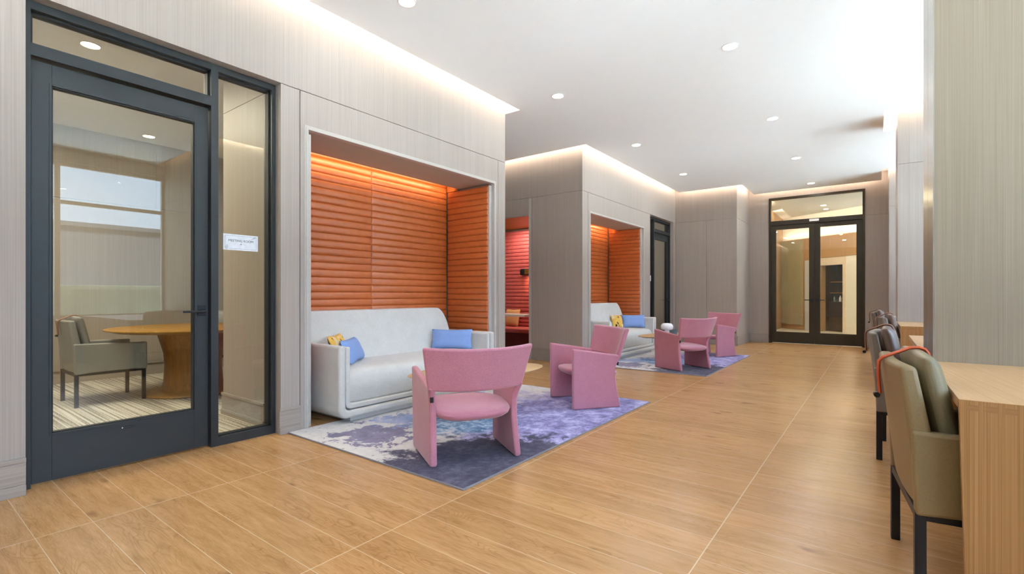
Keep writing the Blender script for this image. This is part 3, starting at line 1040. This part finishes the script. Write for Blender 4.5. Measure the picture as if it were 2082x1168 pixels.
def make_sofa(loc, label):
    s = thing('sofa', label, 'sofa', loc, 0, 'long pale sofas in the alcoves')
    W, D, F = 2.05, .88, 'sofa_wool'
    u_shell(.06, D, 0, W, .055, .672, .064, .085, F).build('outer_shell', s, True, .024, 5)
    u_shell(.08, D - .016, .072, W - .072, .127, .658, .044, .06, F).build('inner_shell', s, True, .012, 4)
    # seat: deep block with a soft rolled front edge
    y0, y1 = .115, W - .115
    prof = [(.10, .172), (.820, .172), (.832, .184), (.838, .30), (.832, .375), (.810, .425), (.775, .450), (.69, .462), (.45, .468), (.10, .462)]
    b = MB()
    ny = 14
    rows = []
    for k in range(ny + 1):
        f = k / ny
        y = y0 + (y1 - y0) * f
        e_ = (1 - abs(2 * f - 1) ** 8)
        rows.append([(x, y, z - (.010 * (1 - e_) if z > .4 else 0)) for x, z in prof])
    b.grid(rows, F, True)
    for row in (0, ny):
        b.quad(rows[row], F)
    b.build('seat', s, True, .012, 3)
    # back: tall leaning slab, top corners rounded
    b = MB()
    yb0, yb1, zb0, zb1, R = .075, W - .075, .40, .945, .24
    out = [(yb0, zb0)]
    out += [(yb0 + R * .55 - R * .55 * cos(k * pi / 20) + 0, zb1 - R + R * sin(k * pi / 20)) for k in range(11)]
    out += [(yb1 - R * .55 + R * .55 * sin(k * pi / 20), zb1 - R + R * cos(k * pi / 20)) for k in range(11)]
    out += [(yb1, zb0)]
    # the corners lean inward from the arms
    def bx(z):
        return .30 - (z - zb0) / (zb1 - zb0) * .17
    n = len(out)
    half = n // 2
    left = out[:half]; right = out[half:][::-1]
    front, back = [], []
    for (l, r) in zip(left, right):
        row_f, row_b = [], []
        for q in range(9):
            f = q / 8
            y = l[0] + (r[0] - l[0]) * f
            z = l[1] + (r[1] - l[1]) * f
            crown = .012 * (1 - (2 * f - 1) ** 4)
            row_f.append((bx(z) + crown, y, z)); row_b.append((bx(z) - .17, y, z))
        front.append(row_f); back.append(row_b)
    b.thick(front, back, F)
    b.build('backrest', s, True, .035, 4, angle=50)
    b = MB(); b.box(.12, D - .055, .14, W - .14, .0125, .054, F, .006, 2); b.build('plinth', s)
    return s


SOFA1, SOFA2 = (-4.45, 2.37, 0.0), (-4.32, 7.215, 0.0)
sofa = make_sofa(SOFA1, 'pale grey sofa in the near orange alcove, behind the closest pink chair')
dup(sofa, SOFA2, 0, 'pale grey sofa in the far orange alcove, next to the dark narrow door')


def pillow(name, label, loc, w, h, t, mat, yaw, lean, roll=0, group=None, back=None, cat='cushion'):
    """Knife-edge cushion; local x along width, z up, y thickness. Origin at the bottom edge."""
    b = MB()
    N = 14
    F, B = [], []
    for r in range(N + 1):
        v = -1 + 2 * r / N
        rf, rb = [], []
        for c in range(N + 1):
            u = -1 + 2 * c / N
            k = max(0, (1 - u ** 4) * (1 - v ** 4)) ** .55
            pin = 1 - .045 * (1 - abs(v)) * (abs(u) ** 3) * 1.2
            pin2 = 1 - .06 * (1 - abs(u)) * (abs(v) ** 3) * 1.2
            x = u * w / 2 * pin; z = h / 2 + v * h / 2 * pin2
            rf.append((x, -t / 2 * k, z)); rb.append((x, t / 2 * k, z))
        F.append(rf); B.append(rb)
    b.grid(F, mat); b.grid(B, back or mat)
    bmesh.ops.remove_doubles(b.bm, verts=b.bm.verts, dist=1e-5)
    o = b.build(name, smooth=True)
    o.matrix_world = Matrix.Translation(loc) @ Matrix.Rotation(yaw, 4, 'Z') @ Matrix.Rotation(lean, 4, 'X') @ Matrix.Rotation(roll, 4, 'Y')
    tag(o, label, cat, group)
    # stitched welt round the edge
    return o


G = 'cushions on the sofas'
pillow('lumbar_cushion', 'plain blue lumbar cushion at the right end of the near sofa', (-3.95, 4.09, .474), .47, .235, .12, 'blue_cotton', radians(36), radians(-16), 0, G)
pillow('lumbar_cushion', 'blue lumbar cushion leaning in the left corner of the near sofa', (-3.94, 2.815, .474), .48, .235, .10, 'blue_cotton', radians(130), radians(-26), 0, G)
pillow('throw_cushion', 'yellow patterned cushion behind the blue one at the left arm of the near sofa', (-4.005, 2.735, .474), .40, .28, .08, 'patterned_cotton', radians(131), radians(-26), 0, G)
pillow('lumbar_cushion', 'bright blue lumbar cushion at the right end of the far sofa', (-3.77, 8.93, .474), .46, .25, .12, 'blue_cotton', radians(36), radians(-16), 0, G)
pillow('throw_cushion', 'yellow and black patterned cushion half hidden by the far sofa\'s blue cushion', (-3.955, 8.655, .474), .27, .25, .09, 'patterned_cotton', radians(70), radians(-16), 0, G)


# ------------------------------------------------------------------ rugs
def rug(loc, w, l, label):
    r = thing('rug', label, 'rug', loc, 0, 'lounge rugs')
    b = MB()
    b.box(0, w, 0, l, .001, .011, 'painterly_rug')
    b.build('pile', r)
    b = MB()
    for (x0, x1, y0, y1) in ((-.006, 0, -.006, l + .006), (w, w + .006, -.006, l + .006), (0, w, -.006, 0), (0, w, l, l + .006)):
        b.box(x0, x1, y0, y1, .001, .0118, 'rug_binding', .001, 1)
    b.build('binding', r)
    return r


rug1 = rug((-3.730, 2.022, 0), 1.870, 2.79, 'slate, cream and lilac watercolour rug under the two nearest pink chairs')
dup(rug1, (-3.712, 6.80, 0), 0, 'lilac watercolour rug in front of the far alcove under two pink chairs')


# ------------------------------------------------------------------ lounge chairs
def make_lounge(loc, rz, label):
    c = thing('lounge_chair', label, 'armchair', loc, rz, 'pink slab-sided lounge chairs')
    P = 'pink_velvet'
    T = .046
    for s in (-1, 1):
        F, B = [], []
        for k in range(13):
            t = k / 12
            zf = .580 * t; zr = .502 * t
            q = zr / .502
            w_ = .74                                   # the waist sits three quarters up
            bump = (sin(pi / 2 * q / w_) ** 1.25) if q < w_ else (cos(pi / 2 * (q - w_) / (1 - w_)) ** 1.25 if q < 1 else 0)
            yr = -.250 - .008 * q + .056 * bump
            xr = .287 + .016 * q - .018 * bump
            yf = .252 + .004 * t; xf = .303 + .010 * t
            rf, rb = [], []
            for m in range(9):
                g = m / 8
                y = yr + (yf - yr) * g
                x = xr + (xf - xr) * g
                z = zr + (zf - zr) * g
                rf.append((s * (x + T / 2), y, z)); rb.append((s * (x - T / 2), y, z))
            F.append(rf); B.append(rb)
        b = MB(); b.thick(F, B, P)
        o = b.build('side_panel', c, True, .016, 4, angle=40)
        if s < 0:
            t_ = MB(); t_.box(-.306, -.284, -.228, -.219, .405, .440, 'frame_gasket', .001, 1)
            part_label(t_.build('care_tag', o), 'small black fabric tag in the seam')
    # seat: flat round-nosed dish between the slabs
    b = MB()
    NS = 40
    def outline(a):
        ca, sa = cos(a), sin(a)
        x = .284 * math.copysign(abs(ca) ** .55, ca)
        y = (.235 if sa > 0 else .300) * math.copysign(abs(sa) ** .9, sa)
        return x, y
    prof = [(.0, .352, 0), (.55, .350, 0), (.90, .352, 0), (.97, .346, 0), (1.0, .330, 0), (.98, .312, 0), (.90, .294, 0), (.50, .286, 0), (.0, .285, 0)]
    rows = []
    for (k, z, _) in prof[1:-1]:
        rows.append([(outline(2 * pi * q / NS)[0] * (k if k > .9 else k), outline(2 * pi * q / NS)[1] * k, z + .05 * outline(2 * pi * q / NS)[1] * k) for q in range(NS)])
    V_ = b.grid(rows, P, True)
    i = b.mi(P)
    ct = b.bm.verts.new((0, 0, .351)); cb = b.bm.verts.new((0, 0, .285))
    for q in range(NS):
        b.bm.faces.new((V_[0][q], V_[0][(q + 1) % NS], ct)).material_index = i
        b.bm.faces.new((V_[-1][q], V_[-1][(q + 1) % NS], cb)).material_index = i
    b.build('seat', c, True)
    # back: broad curved slab, wider at the top, bowed to the rear
    F, B = [], []
    for r in range(6):
        t = r / 5
        rf, rb = [], []
        hw = .318 + .050 * t
        for m in range(17):
            u = -1 + 2 * m / 16
            bow = 1 - u * u
            y = -.212 - .075 * t - bow * (.085 + .02 * t)
            z = .478 + .275 * t + (.012 * (u * u) * t) - .006 * bow * (1 - t)
            ang = u * .42
            nx, ny = sin(ang), -cos(ang)
            x = u * hw
            rf.append((x - nx * .022, y - ny * .022, z)); rb.append((x + nx * .022, y + ny * .022, z))
        F.append(rf); B.append(rb)
    b = MB(); b.thick(F, B, P)
    b.build('backrest', c, True, .017, 4, angle=40)
    return c


def face(deg):
    return radians(deg - 90)


RZ = .0125
ch = make_lounge((-2.293, 2.524, RZ), face(149), 'closest pink lounge chair, seen from behind at the dark corner of the near rug')
dup(ch, (-2.389, 4.405, RZ), face(232), 'pink lounge chair on the near rug turned away from the aisle, side slab toward us')
dup(ch, (-2.316, 7.340, RZ), face(154), 'lilac pink lounge chair seen from behind at the front of the far rug')
dup(ch, (-2.395, 9.280, RZ), face(242), 'farthest pink lounge chair, at the back of the far rug by the panelled corner')


# ------------------------------------------------------------------ coffee tables and what stands on them
def make_coffee(loc, label):
    t = thing('coffee_table', label, 'coffee table', loc, 0, 'low oval tables before the sofas')
    b = MB()
    N = 48
    def ring(k, z):
        out = []
        th_ = radians(70)
        for q in range(N):
            a = 2 * pi * q / N
            p = .68 * k * math.copysign(abs(cos(a)) ** 1.12, cos(a)); r_ = .35 * k * math.copysign(abs(sin(a)) ** 1.05, sin(a))
            out.append((p * cos(th_) - r_ * sin(th_), p * sin(th_) + r_ * cos(th_), z))
        return out
    rows = [ring(.02, .42), ring(.97, .42), ring(1.0, .415), ring(1.0, .410), ring(.86, .388), ring(.02, .388)]
    b.grid(rows, 'table_ash', True)
    b.quad(ring(.02, .42), 'table_ash'); b.quad(ring(.02, .388), 'table_ash')
    b.build('tabletop', t, True)
    l = MB(); l.lathe([(.002, .012), (.17, .012), (.175, .018), (.17, .026), (.055, .045), (.045, .10), (.045, .33), (.09, .388), (.002, .388)], 'white_ceramic', 32); l.build('pedestal', t, True)
    return t


ct1 = make_coffee((-2.90, 3.37, 0), 'low light wood table between the near sofa and the pink chairs, mostly hidden')
dup(ct1, (-2.86, 8.30, 0), 0, 'low light wood table carrying a white lamp by the far sofa')
lamp = thing('table_lamp', 'small white mushroom lamp on the far low table', 'table lamp', (-2.72, 7.80, .42))
b = MB(); b.lathe([(.002, 0), (.05, 0), (.055, .008), (.045, .03), (.036, .07), (.040, .13), (.002, .13)], 'white_ceramic', 28); b.build('base', lamp, True)
b = MB(); b.lathe([(.038, .128), (.075, .12), (.092, .135), (.097, .165), (.090, .20), (.065, .222), (.002, .228)], 'white_ceramic', 32); b.build('lamp_shade', lamp, True)
b = MB(); b.lathe([(.002, 0), (.06, 0), (.068, .02), (.066, .09), (.060, .092), (.058, .02), (.002, .012)], 'smoked_glass', 28, cap=False)
o = b.build('glass_bowl', smooth=True); o.location = (-2.78, 8.28, .42)
tag(o, 'grey glass bowl on the far low table to the right of the lamp', 'bowl')


# ------------------------------------------------------------------ desks on the right
def make_desk(loc, y_end, label):
    """Long counter with a waterfall end panel towards the camera; local origin at near left corner on the floor."""
    d = thing('desk', label, 'desk', loc, 0, 'long oak counters along the windows')
    L = y_end - loc[1]
    W = 2.36
    b = MB()
    b.box(.0, W, .0345, L, .728, .760, 'oak')
    i = b.mi('oak')          # mitred front lip
    lip = [[b.bm.verts.new((x, y, z)) for x in (0, W)] for y, z in ((.0345, .760), (.0015, .760), (.0345, .728))]
    for p, q in ((0, 1), (1, 2), (2, 0)):
        b.bm.faces.new((lip[p][0], lip[p][1], lip[q][1], lip[q][0])).material_index = i
    for e_ in (0, 1):
        b.bm.faces.new([lip[p][e_] for p in range(3)]).material_index = i
    b.build('worktop', d)
    b = MB()
    # tapered leg panel
    i = b.mi('oak_upright')
    f = [b.bm.verts.new((x, .0, z)) for x, z in ((.020, 0), (W, 0), (W, .7595), (.0, .7595))]
    g = [b.bm.verts.new((x, .034, z)) for x, z in ((.020, 0), (W, 0), (W, .7275), (.001, .7275))]
    b.bm.faces.new(f).material_index = i; b.bm.faces.new(g).material_index = i
    for k in range(4):
        b.bm.faces.new((f[k], f[(k + 1) % 4], g[(k + 1) % 4], g[k])).material_index = i
    pn = b.build('end_panel', d)
    for k in range(12):
        x = .018 + k * .0445
        b = MB(); b.box(x, x + .027, -.0006, .004, .727, .746, 'oak_end_grain'); b.build('finger_joint', pn)
    b = MB(); b.box(.05, W, L - .034, L - .0005, 0, .7275, 'oak_upright'); b.build('end_panel', d)
    return d


def make_fin_desk(loc, y_end, label):
    return make_desk(loc, y_end, label)


make_desk((.213, 2.14, 0), 3.298, 'oak desk nearest us in the right foreground with a slab end panel')
make_desk((.213, 3.945, 0), 5.30, 'oak desk beyond the steel-edged fin, its top white with window light')
make_desk((.200, 6.80, 0), 7.945, 'far oak desk before the pale fin, partly hidden by two brown chairs')
make_desk((.200, 8.66, 0), 10.1, 'farthest oak desk beyond the pale fin, hidden by the brown chairs')


def make_strap_chair(loc, rz, label, leather, cushion, strap, group, kind='strap_chair'):
    c = thing('strap_chair', label, 'chair', loc, rz, group)
    # legs and rails
    for sx in (-1, 1):
        for sy in (-1, 1):
            b = MB(); x, y = sx * .270, sy * .270
            b.box(x - .016, x + .016, y - .016, y + .016, 0, .335, 'black_metal', .002, 1); b.build('leg', c)
    b = MB()
    b.box(-.254, .254, -.284, -.258, .303, .335, 'black_metal'); b.box(-.254, .254, .258, .284, .303, .335, 'black_metal')
    b.box(-.284, -.258, -.254, .254, .303, .335, 'black_metal'); b.box(.258, .284, -.254, .254, .303, .335, 'black_metal')
    b.build('rail', c)
    for s in (-1, 1):
        F, B = [], []
        for t in (0, .3, .7, 1):
            rf, rb = [], []
            for m in range(6):
                g = m / 5
                y = -.285 + .58 * g - .012 * t * (1 - g)
                z = .318 + (.300 - .018 * g) * t + .012 * (1 - t) * (1 - abs(2 * g - 1) ** 3)
                rf.append((s * .296, y, z)); rb.append((s * .246, y, z))
            F.append(rf); B.append(rb)
        b = MB(); b.thick(F, B, leather)
        b.build('arm_panel', c, True, .012, 3, angle=40)
    # back shell
    F, B = [], []
    for r in range(7):
        t = r / 6
        rf, rb = [], []
        for m in range(9):
            u = -1 + 2 * m / 8
            z = .33 + .515 * t - .05 * (1 - t) * (u * u < .3) * 0
            hw = .288 - .010 * t
            y = -.268 - .062 * t - .018 * (1 - u * u)
            thk = .082 - .030 * t
            rf.append((u * hw, y + thk, z)); rb.append((u * hw, y, z))
        F.append(rf); B.append(rb)
    b = MB(); b.thick(F, B, leather); b.build('backrest', c, True, .016, 3, angle=40)
    b = MB(); b.box(-.243, .243, -.19, .30, .335, .455, leather, .03, 4); b.build('seat', c, True)
    # loose back cushion, boxy with a soft belly, top a little above the shell
    b = MB()
    N = 14
    F, B = [], []
    for r in range(N + 1):
        v = -1 + 2 * r / N
        rf, rb = [], []
        for q in range(N + 1):
            u = -1 + 2 * q / N
            k = max(0, (1 - abs(u) ** 6) * (1 - abs(v) ** 6)) ** .5
            x = u * (.246 - .012 * (1 - v * v)); z = .456 + (v + 1) / 2 * (.418 + .012 * (1 - u * u))
            yc = -.150 - .088 * (z - .456) / .43
            rf.append((x, yc + .012 + .026 * k, z)); rb.append((x, yc - .022 - .020 * k, z))
        F.append(rf); B.append(rb)
    b.thick(F, B, cushion)
    cu = b.build('back_cushion', c, True, .014, 3, angle=40)
    # strap over cushion and shell, hanging behind with a knob
    b = MB()
    X = .02
    pts = [(X, -.200, .850), (X, -.206, .872), (X, -.216, .886), (X, -.234, .892), (X, -.262, .889), (X, -.295, .872), (X, -.325, .858), (X, -.350, .846), (X, -.361, .83), (X, -.362, .78), (X, -.360, .74), (X, -.357, .70)]
    b.tube(pts, .030, .013, strap, 10)
    st = part_label(b.build('strap', c, True), 'leather strap looped over the cushion')
    b = MB(); b.cyl((X - .012, -.368, .692), (X + .014, -.368, .692), .011, .011, 'black_metal', 12); b.build('strap_knob', st, True)
    return c


DG = 'upholstered chairs tucked under the desks'
make_strap_chair((.362, 2.555, 0), face(6), 'olive leather chair with an orange strap at the nearest desk', 'olive_leather', 'olive_cushion', 'orange_strap', DG)
br = make_strap_chair((.295, 4.335, 0), face(-3), 'taupe chair with a brown cushion, second along the desks, behind the olive one', 'taupe_leather', 'brown_cushion', 'tan_strap', DG)
dup(br, (.35, 7.22, 0), face(4), 'brown cushioned chair third along the desks, before the pale fin')
dup(br, (.27, 9.06, 0), face(-3), 'brown cushioned chair farthest along the desks, toward the double doors')


# ------------------------------------------------------------------ meeting room behind the near door
b = MB(); b.box(-8.04, -4.86, -1.6, 4.70, .001, .008, 'striped_carpet'); b.box(-4.86, -3.98, -1.6, 1.99, .001, .008, 'striped_carpet'); struct(b.build('floor_carpet'))
RC = 3.20
b = MB()
b.box(-8.10, -8.04, -1.7, 4.8, 0, 2.30, V); b.box(-8.10, -8.04, -1.7, 2.44, 2.306, RC, V); b.box(-8.10, -8.04, 2.446, 4.8, 2.306, RC, V)
b.box(-8.04, -8.02, -1.7, 4.8, 0, .19, 'baseboard_veneer')
b.box(-8.035, -8.0, -1.7, 4.8, .165, .19, 'baseboard_veneer')
b.box(-8.1, -4.02, -1.7, -1.6, 0, RC, V)
b.box(-4.83, -4.02, 1.992, 2.10, 0, ZB - .005, V); b.box(-4.83, -4.02, 1.992, 2.10, ZB, RC, V); b.box(-4.82, -4.03, 2.0, 2.1, 0, RC, V)
b.box(-4.85, -4.60, 2.10, 4.80, 0, RC, V)
b.box(-8.1, -4.0, 4.70, 4.80, 0, RC, V)
b.box(-4.02, XL - .05, -1.7, .515, 0, RC, V)
struct(b.build('wall_meeting_room'))
b = MB(); b.box(-8.1, -3.82, -1.7, 4.8, RC, RC + .05, 'ceiling_paint'); struct(b.build('ceiling_meeting_room'))
baseboard('baseboard_room', (-4.83, 1.992), (-4.04, 1.992), (0, -1))
mt = thing('meeting_table', 'round honey wood pedestal table in the meeting room behind the near door', 'table', (-6.24, 2.26, .008))
b = MB(); b.lathe([(.002, .735), (.78, .735), (.80, .728), (.80, .720), (.70, .692), (.002, .690)], 'honey_wood', 64); b.build('tabletop', mt, True)
b = MB(); b.lathe([(.002, .69), (.35, .69), (.325, .60), (.285, .45), (.275, .32), (.285, .14), (.31, .035), (.002, .035)], 'honey_wood_upright', 48); b.build('pedestal', mt, True)
b = MB(); b.lathe([(.002, 0), (.465, 0), (.475, .012), (.465, .028), (.32, .042), (.002, .042)], 'honey_wood', 48); b.build('base', mt, True)
RG = 'grey chairs round the meeting table'
g1 = make_strap_chair((-6.455, 1.50, .008), face(90), 'grey chair in the meeting room seen side on through the near door', 'grey_leather', 'grey_leather', 'tan_strap', RG)
dup(g1, (-6.95, 2.72, .008), face(-36), 'grey chair beyond the meeting table near the back wall, partly behind the door stile')
dup(g1, (-5.72, 3.10, .008), face(240), 'grey chair glimpsed through the narrow sidelight beside the near door')


# room behind the far narrow door
b = MB()
b.box(-6.8, -6.7, 9.5, 12.0, 0, 3.1, V); b.box(-6.8, -3.82, 12.0, 12.1, 0, 3.1, V); b.box(-6.8, -4.0, 9.5, 9.6, 0, 3.1, V)
struct(b.build('wall_far_room'))
b = MB(); b.box(-6.8, -3.82, 9.5, 12.1, 3.1, 3.15, 'ceiling_paint'); struct(b.build('ceiling_far_room'))

# ------------------------------------------------------------------ booth in the passage
b = MB()
b.box(-6.6, -4.75, 8.16, 8.2, 0, 2.62, V); b.box(-6.64, -6.6, 6.93, 8.2, 0, 2.62, V); b.box(-4.80, -4.70, 6.95, 8.2, 0, 2.62, V)
b.box(-6.6, -4.75, 6.93, 8.2, 2.47, 2.50, 'honey_wood')
struct(b.build('wall_booth'))
rib_panel('ribbed_panel', 'red ribbed leather panel at the back of the side passage booth', (-6.58, 8.155, 0), (1, 0, 0), (0, -1, 0), 1.77, .30, 2.43, 'red_leather')
bn = thing('booth_bench', 'dark red upholstered bench along the back of the passage booth', 'bench', (-5.7, 7.85, 0))
b = MB(); b.box(-.86, .86, -.26, .25, .0, .36, 'dark_upholstery', .01, 2); b.build('base', bn)
b = MB(); b.box(-.86, .86, -.28, .25, .362, .455, 'red_leather', .03, 4); b.build('seat', bn, True)
bt = thing('booth_table', 'pale topped table inside the passage booth', 'table', (-5.7, 7.25, 0))
b = MB(); b.box(-.55, .72, -.25, .22, .715, .75, 'quartz', .004, 2); b.build('tabletop', bt)
b = MB(); b.box(-.03, .03, -.03, .03, .02, .715, 'black_metal'); b.box(-.2, .2, -.16, .16, 0, .02, 'black_metal', .004, 2); b.build('pedestal', bt)
pillow('throw_cushion', 'peach square cushion leaning on the red booth wall', (-6.02, 7.98, .458), .36, .36, .12, 'beige_cotton', 0, radians(-14))
wl = thing('wall_lamp', 'dark rounded wall lamp with brass inside on the red booth wall', 'wall lamp', (-5.62, 8.12, 1.56))
b = MB(); b.box(-.22, .14, -.09, .0, -.055, .075, 'black_metal', .03, 4); b.build('lamp_body', wl, True)
b = MB(); b.box(-.09, .10, -.098, -.088, -.035, .055, 'brass', .004, 2); b.build('reflector', wl)
area('wall_lamp_glow', (-5.55, 8.02, 1.48), (.1, .35, -1), .12, .05, 3.0, (1.0, .72, .42))

# ------------------------------------------------------------------ lobby beyond the double doors
b = MB(); b.box(-4.2, 2.6, 12.72, 20.0, -.06, 0, 'stone_floor'); struct(b.build('floor_lobby'))
LO = Matrix.Translation((-1.369, 17.46, 0)) @ Matrix.Rotation(radians(-36.3), 4, 'Z')     # skewed back wall: x along it, -y towards us
b = MB()
b.box(-4.4, 2.7, 12.72, 20.5, 3.66, 3.70, 'ceiling_paint')
i = b.mi('ceiling_paint')
lo = [[b.bm.verts.new((x, y, z)) for x, y in ((-1.95, 12.73), (1.6, 12.73), (1.6, 13.58), (-1.95, 15.78))] for z in (3.30, 3.33)]
b.bm.faces.new(lo[0]).material_index = i; b.bm.faces.new(lo[1]).material_index = i
for k in range(4):
    b.bm.faces.new((lo[0][k], lo[0][(k + 1) % 4], lo[1][(k + 1) % 4], lo[1][k])).material_index = i
struct(b.build('ceiling_lobby'))
area('cove_lamp', LO @ Vector((.4, -1.40, 3.50)), LO.to_3x3() @ Vector((0, 1, .1)), 3.6, .05, 30, WARM)
area('cove_lamp', LO @ Vector((-.1, .06, 2.96)), LO.to_3x3() @ Vector((0, .5, 1)), 3.6, .05, 12, WARM)
area('cove_lamp', (-2.10, 14.0, 3.42), (-1, 0, 0), 2.4, .05, 16, WARM)
b = MB()
LV = 'lobby_veneer'
b.box(-1.75, 3.4, 0, .22, 2.236, 2.88, LV, mtx=LO)                 # wood fascia above the openings
b.box(-1.75, -.03, 0, .22, 0, 2.232, LV, mtx=LO)
b.box(-.03, .80, .02, .22, 2.0, 2.232, 'quartz', mtx=LO)
b.box(.70, .80, .0, .22, 0, 2.0, 'quartz', mtx=LO)
b.box(.80, 3.4, .01, .22, 0, 2.232, 'plaster', mtx=LO)
b.box(-3.0, 3.4, .22, .30, 2.5, 3.66, 'plaster', mtx=LO)
b.box(-.13, .80, .72, .76, 0, 2.1, 'dark_board', mtx=LO); b.box(-.13, -.03, .22, .72, 0, 2.1, 'dark_board', mtx=LO); b.box(.70, .80, .22, .72, 0, 2.1, 'dark_board', mtx=LO)
b.box(-.13, .80, .22, .72, 2.05, 2.1, 'dark_board', mtx=LO)
b.box(-2.65, -2.55, 12.72, 18.6, 0, 3.66, LV); b.box(2.3, 2.4, 12.7, 15.5, 0, 3.66, 'plaster')
struct(b.build('wall_lobby'))
b = MB(); b.box(.80, 3.4, -.012, .01, 0, .17, 'white_metal', mtx=LO); struct(b.build('baseboard_lobby'))
plain('green_panel', '#b2b195', .2, 0, 3, .04, spec=.6)
plain('frosted_pane', '#cfdceb', .3, 0, 3, .02)
pn = MB(); pn.box(-1.50, -.63, -.05, -.002, .16, 2.85, 'green_panel', mtx=LO)
tag(pn.build('glass_board'), 'tall pale green glossy panel seen through the left leaf of the double doors', 'wall panel')
pn = MB(); pn.box(-.52, -.36, -.05, -.002, .0, 2.18, 'frosted_pane', mtx=LO)
tag(pn.build('frosted_panel'), 'narrow pale blue upright panel right of the green one beyond the double doors', 'wall panel')
sh = thing('bar_shelf', 'dark niche shelving with bottles beyond the right leaf of the double doors', 'shelf', LO @ Vector((.33, .47, 0)), radians(-36.3))
for z in (1.50, 1.165):
    b = MB(); b.box(-.34, .05, -.10, .22, z - .012, z + .012, 'honey_wood'); b.build('shelf_board', sh)
b = MB(); b.box(-.35, .36, -.16, .24, .86, .90, 'dark_board'); b.box(-.35, .36, -.14, .24, 0.001, .86, 'dark_board'); b.build('cabinet', sh)
for k, (x, h, r) in enumerate(((.10, .17, .034), (.19, .07, .036), (.29, .18, .036))):
    b = MB(); b.lathe([(.002, 0), (r, 0), (r, h * .6), (r * .4, h * .8), (r * .4, h), (.002, h)], 'smoked_glass' if k != 2 else 'white_ceramic', 16)
    o = b.build(('bottle', 'tumbler', 'bottle')[k], smooth=True); o.location = LO @ Vector((x, .42, .902))
    tag(o, ('grey glass bottle on the dark bar counter, left of three', 'short glass on the dark bar counter between two bottles', 'white bottle on the dark bar counter, right of three')[k], ('bottle', 'glass', 'bottle')[k], None)

# ------------------------------------------------------------------ recessed downlights
def make_downlight(loc, label, group, r=.062):
    d = thing('downlight', label, 'ceiling light', loc, 0, group)
    b = MB(); b.lathe([(r + .012, 0), (r + .012, -.004), (r + .002, -.006), (r, -.002), (r, .0)], 'white_metal', 40, cap=False); b.build('trim_ring', d, True)
    b = MB(); b.lathe([(.001, -.003), (r, -.003), (r, -.001), (.001, -.001)], 'lamp_lens', 32); b.build('lens', d)
    return d


def lamp_under(x, y, z, power=DOWN, color=(.97, .98, 1.0)):
    l = bpy.data.lights.new('downlight_lamp', 'AREA')
    l.shape = 'DISK'; l.size = .12; l.energy = power; l.color = color
    o = bpy.data.objects.new('downlight_lamp', l); COL.objects.link(o)
    o.location = (x, y, z - .012)


DL = [(-3.012, 2.61, 'left row ceiling light nearest us, cut by the top edge of the picture'),
      (-3.012, 4.91, 'left row ceiling light above the gap between the near and far alcoves'),
      (-1.112, 4.91, 'right row ceiling light nearest us'),
      (-1.112, 7.25, 'right row ceiling light, second from us'),
      (-3.012, 7.25, 'left row ceiling light before the far alcove corner'),
      (-1.112, 9.58, 'right row ceiling light, third from us'),
      (-3.012, 9.55, 'left row ceiling light farthest from us, over the far alcove'),
      (-1.112, 11.93, 'right row ceiling light just before the double doors')]
DGRP = 'downlights in the white ceiling'
d0 = None
for (x, y, lab) in DL:
    if d0 is None:
        d0 = make_downlight((x, y, ZC), lab, DGRP)
    else:
        dup(d0, (x, y, ZC), 0, lab, DGRP)
    lamp_under(x, y, ZC)
for (x, y) in ((-3.012, .28), (-1.112, 2.61), (-1.112, .28)):
    lamp_under(x, y, ZC)
for (x, y, lab) in ((-5.28, 1.14, 'ceiling light in the meeting room seen through the glass over the near door'), (-7.70, 2.26, 'ceiling light deeper in the meeting room above the table')):
    dup(d0, (x, y, RC), 0, lab, 'downlights in the meeting room')
dup(d0, (-1.05, 14.1, 3.30), 0, 'ceiling light in the warm lobby seen through the glass over the double doors', 'lobby downlights')

# ------------------------------------------------------------------ outdoors beyond the windows
b = MB(); b.box(2.9, 160, -160, 160, -.4, -.3, 'paving'); b.box(-60, 2.9, -160, -4.3, -.4, -.3, 'paving'); struct(b.build('ground_outside'))
def building(name, label, x0, x1, y0, y1, h):
    r = thing(name, label, 'building', ((x0 + x1) / 2, (y0 + y1) / 2, -.3), 0, 'neighbouring buildings')
    a, c = (x1 - x0) / 2, (y1 - y0) / 2
    b = MB(); b.box(-a, a, -c, c, 0, h, 'facade'); b.build('wall', r)
    b = MB(); b.box(-a - .2, a + .2, -c - .2, c + .2, h, h + .35, 'facade'); b.build('roof', r)
    return r
plain('blocker_green', '#3a4034', 1, 0, 1.5, .25)
b = MB(); b.box(14, 15.2, -40, 60, -.3, 1.45, 'blocker_green', .15, 2)  # added box, keeps the sunlit paving out of the door reflection
tag(b.build('blocker'), 'added grey green hedge outside the windows, mirrored in the near door', 'blocker')
building('low_building', 'low grey building across the paving mirrored in the near door', 46, 54, 4, 60, 7.2)
building('low_building', 'slightly taller grey building mirrored at the right of the near door', 34, 42, 17.5, 24, 8.4)
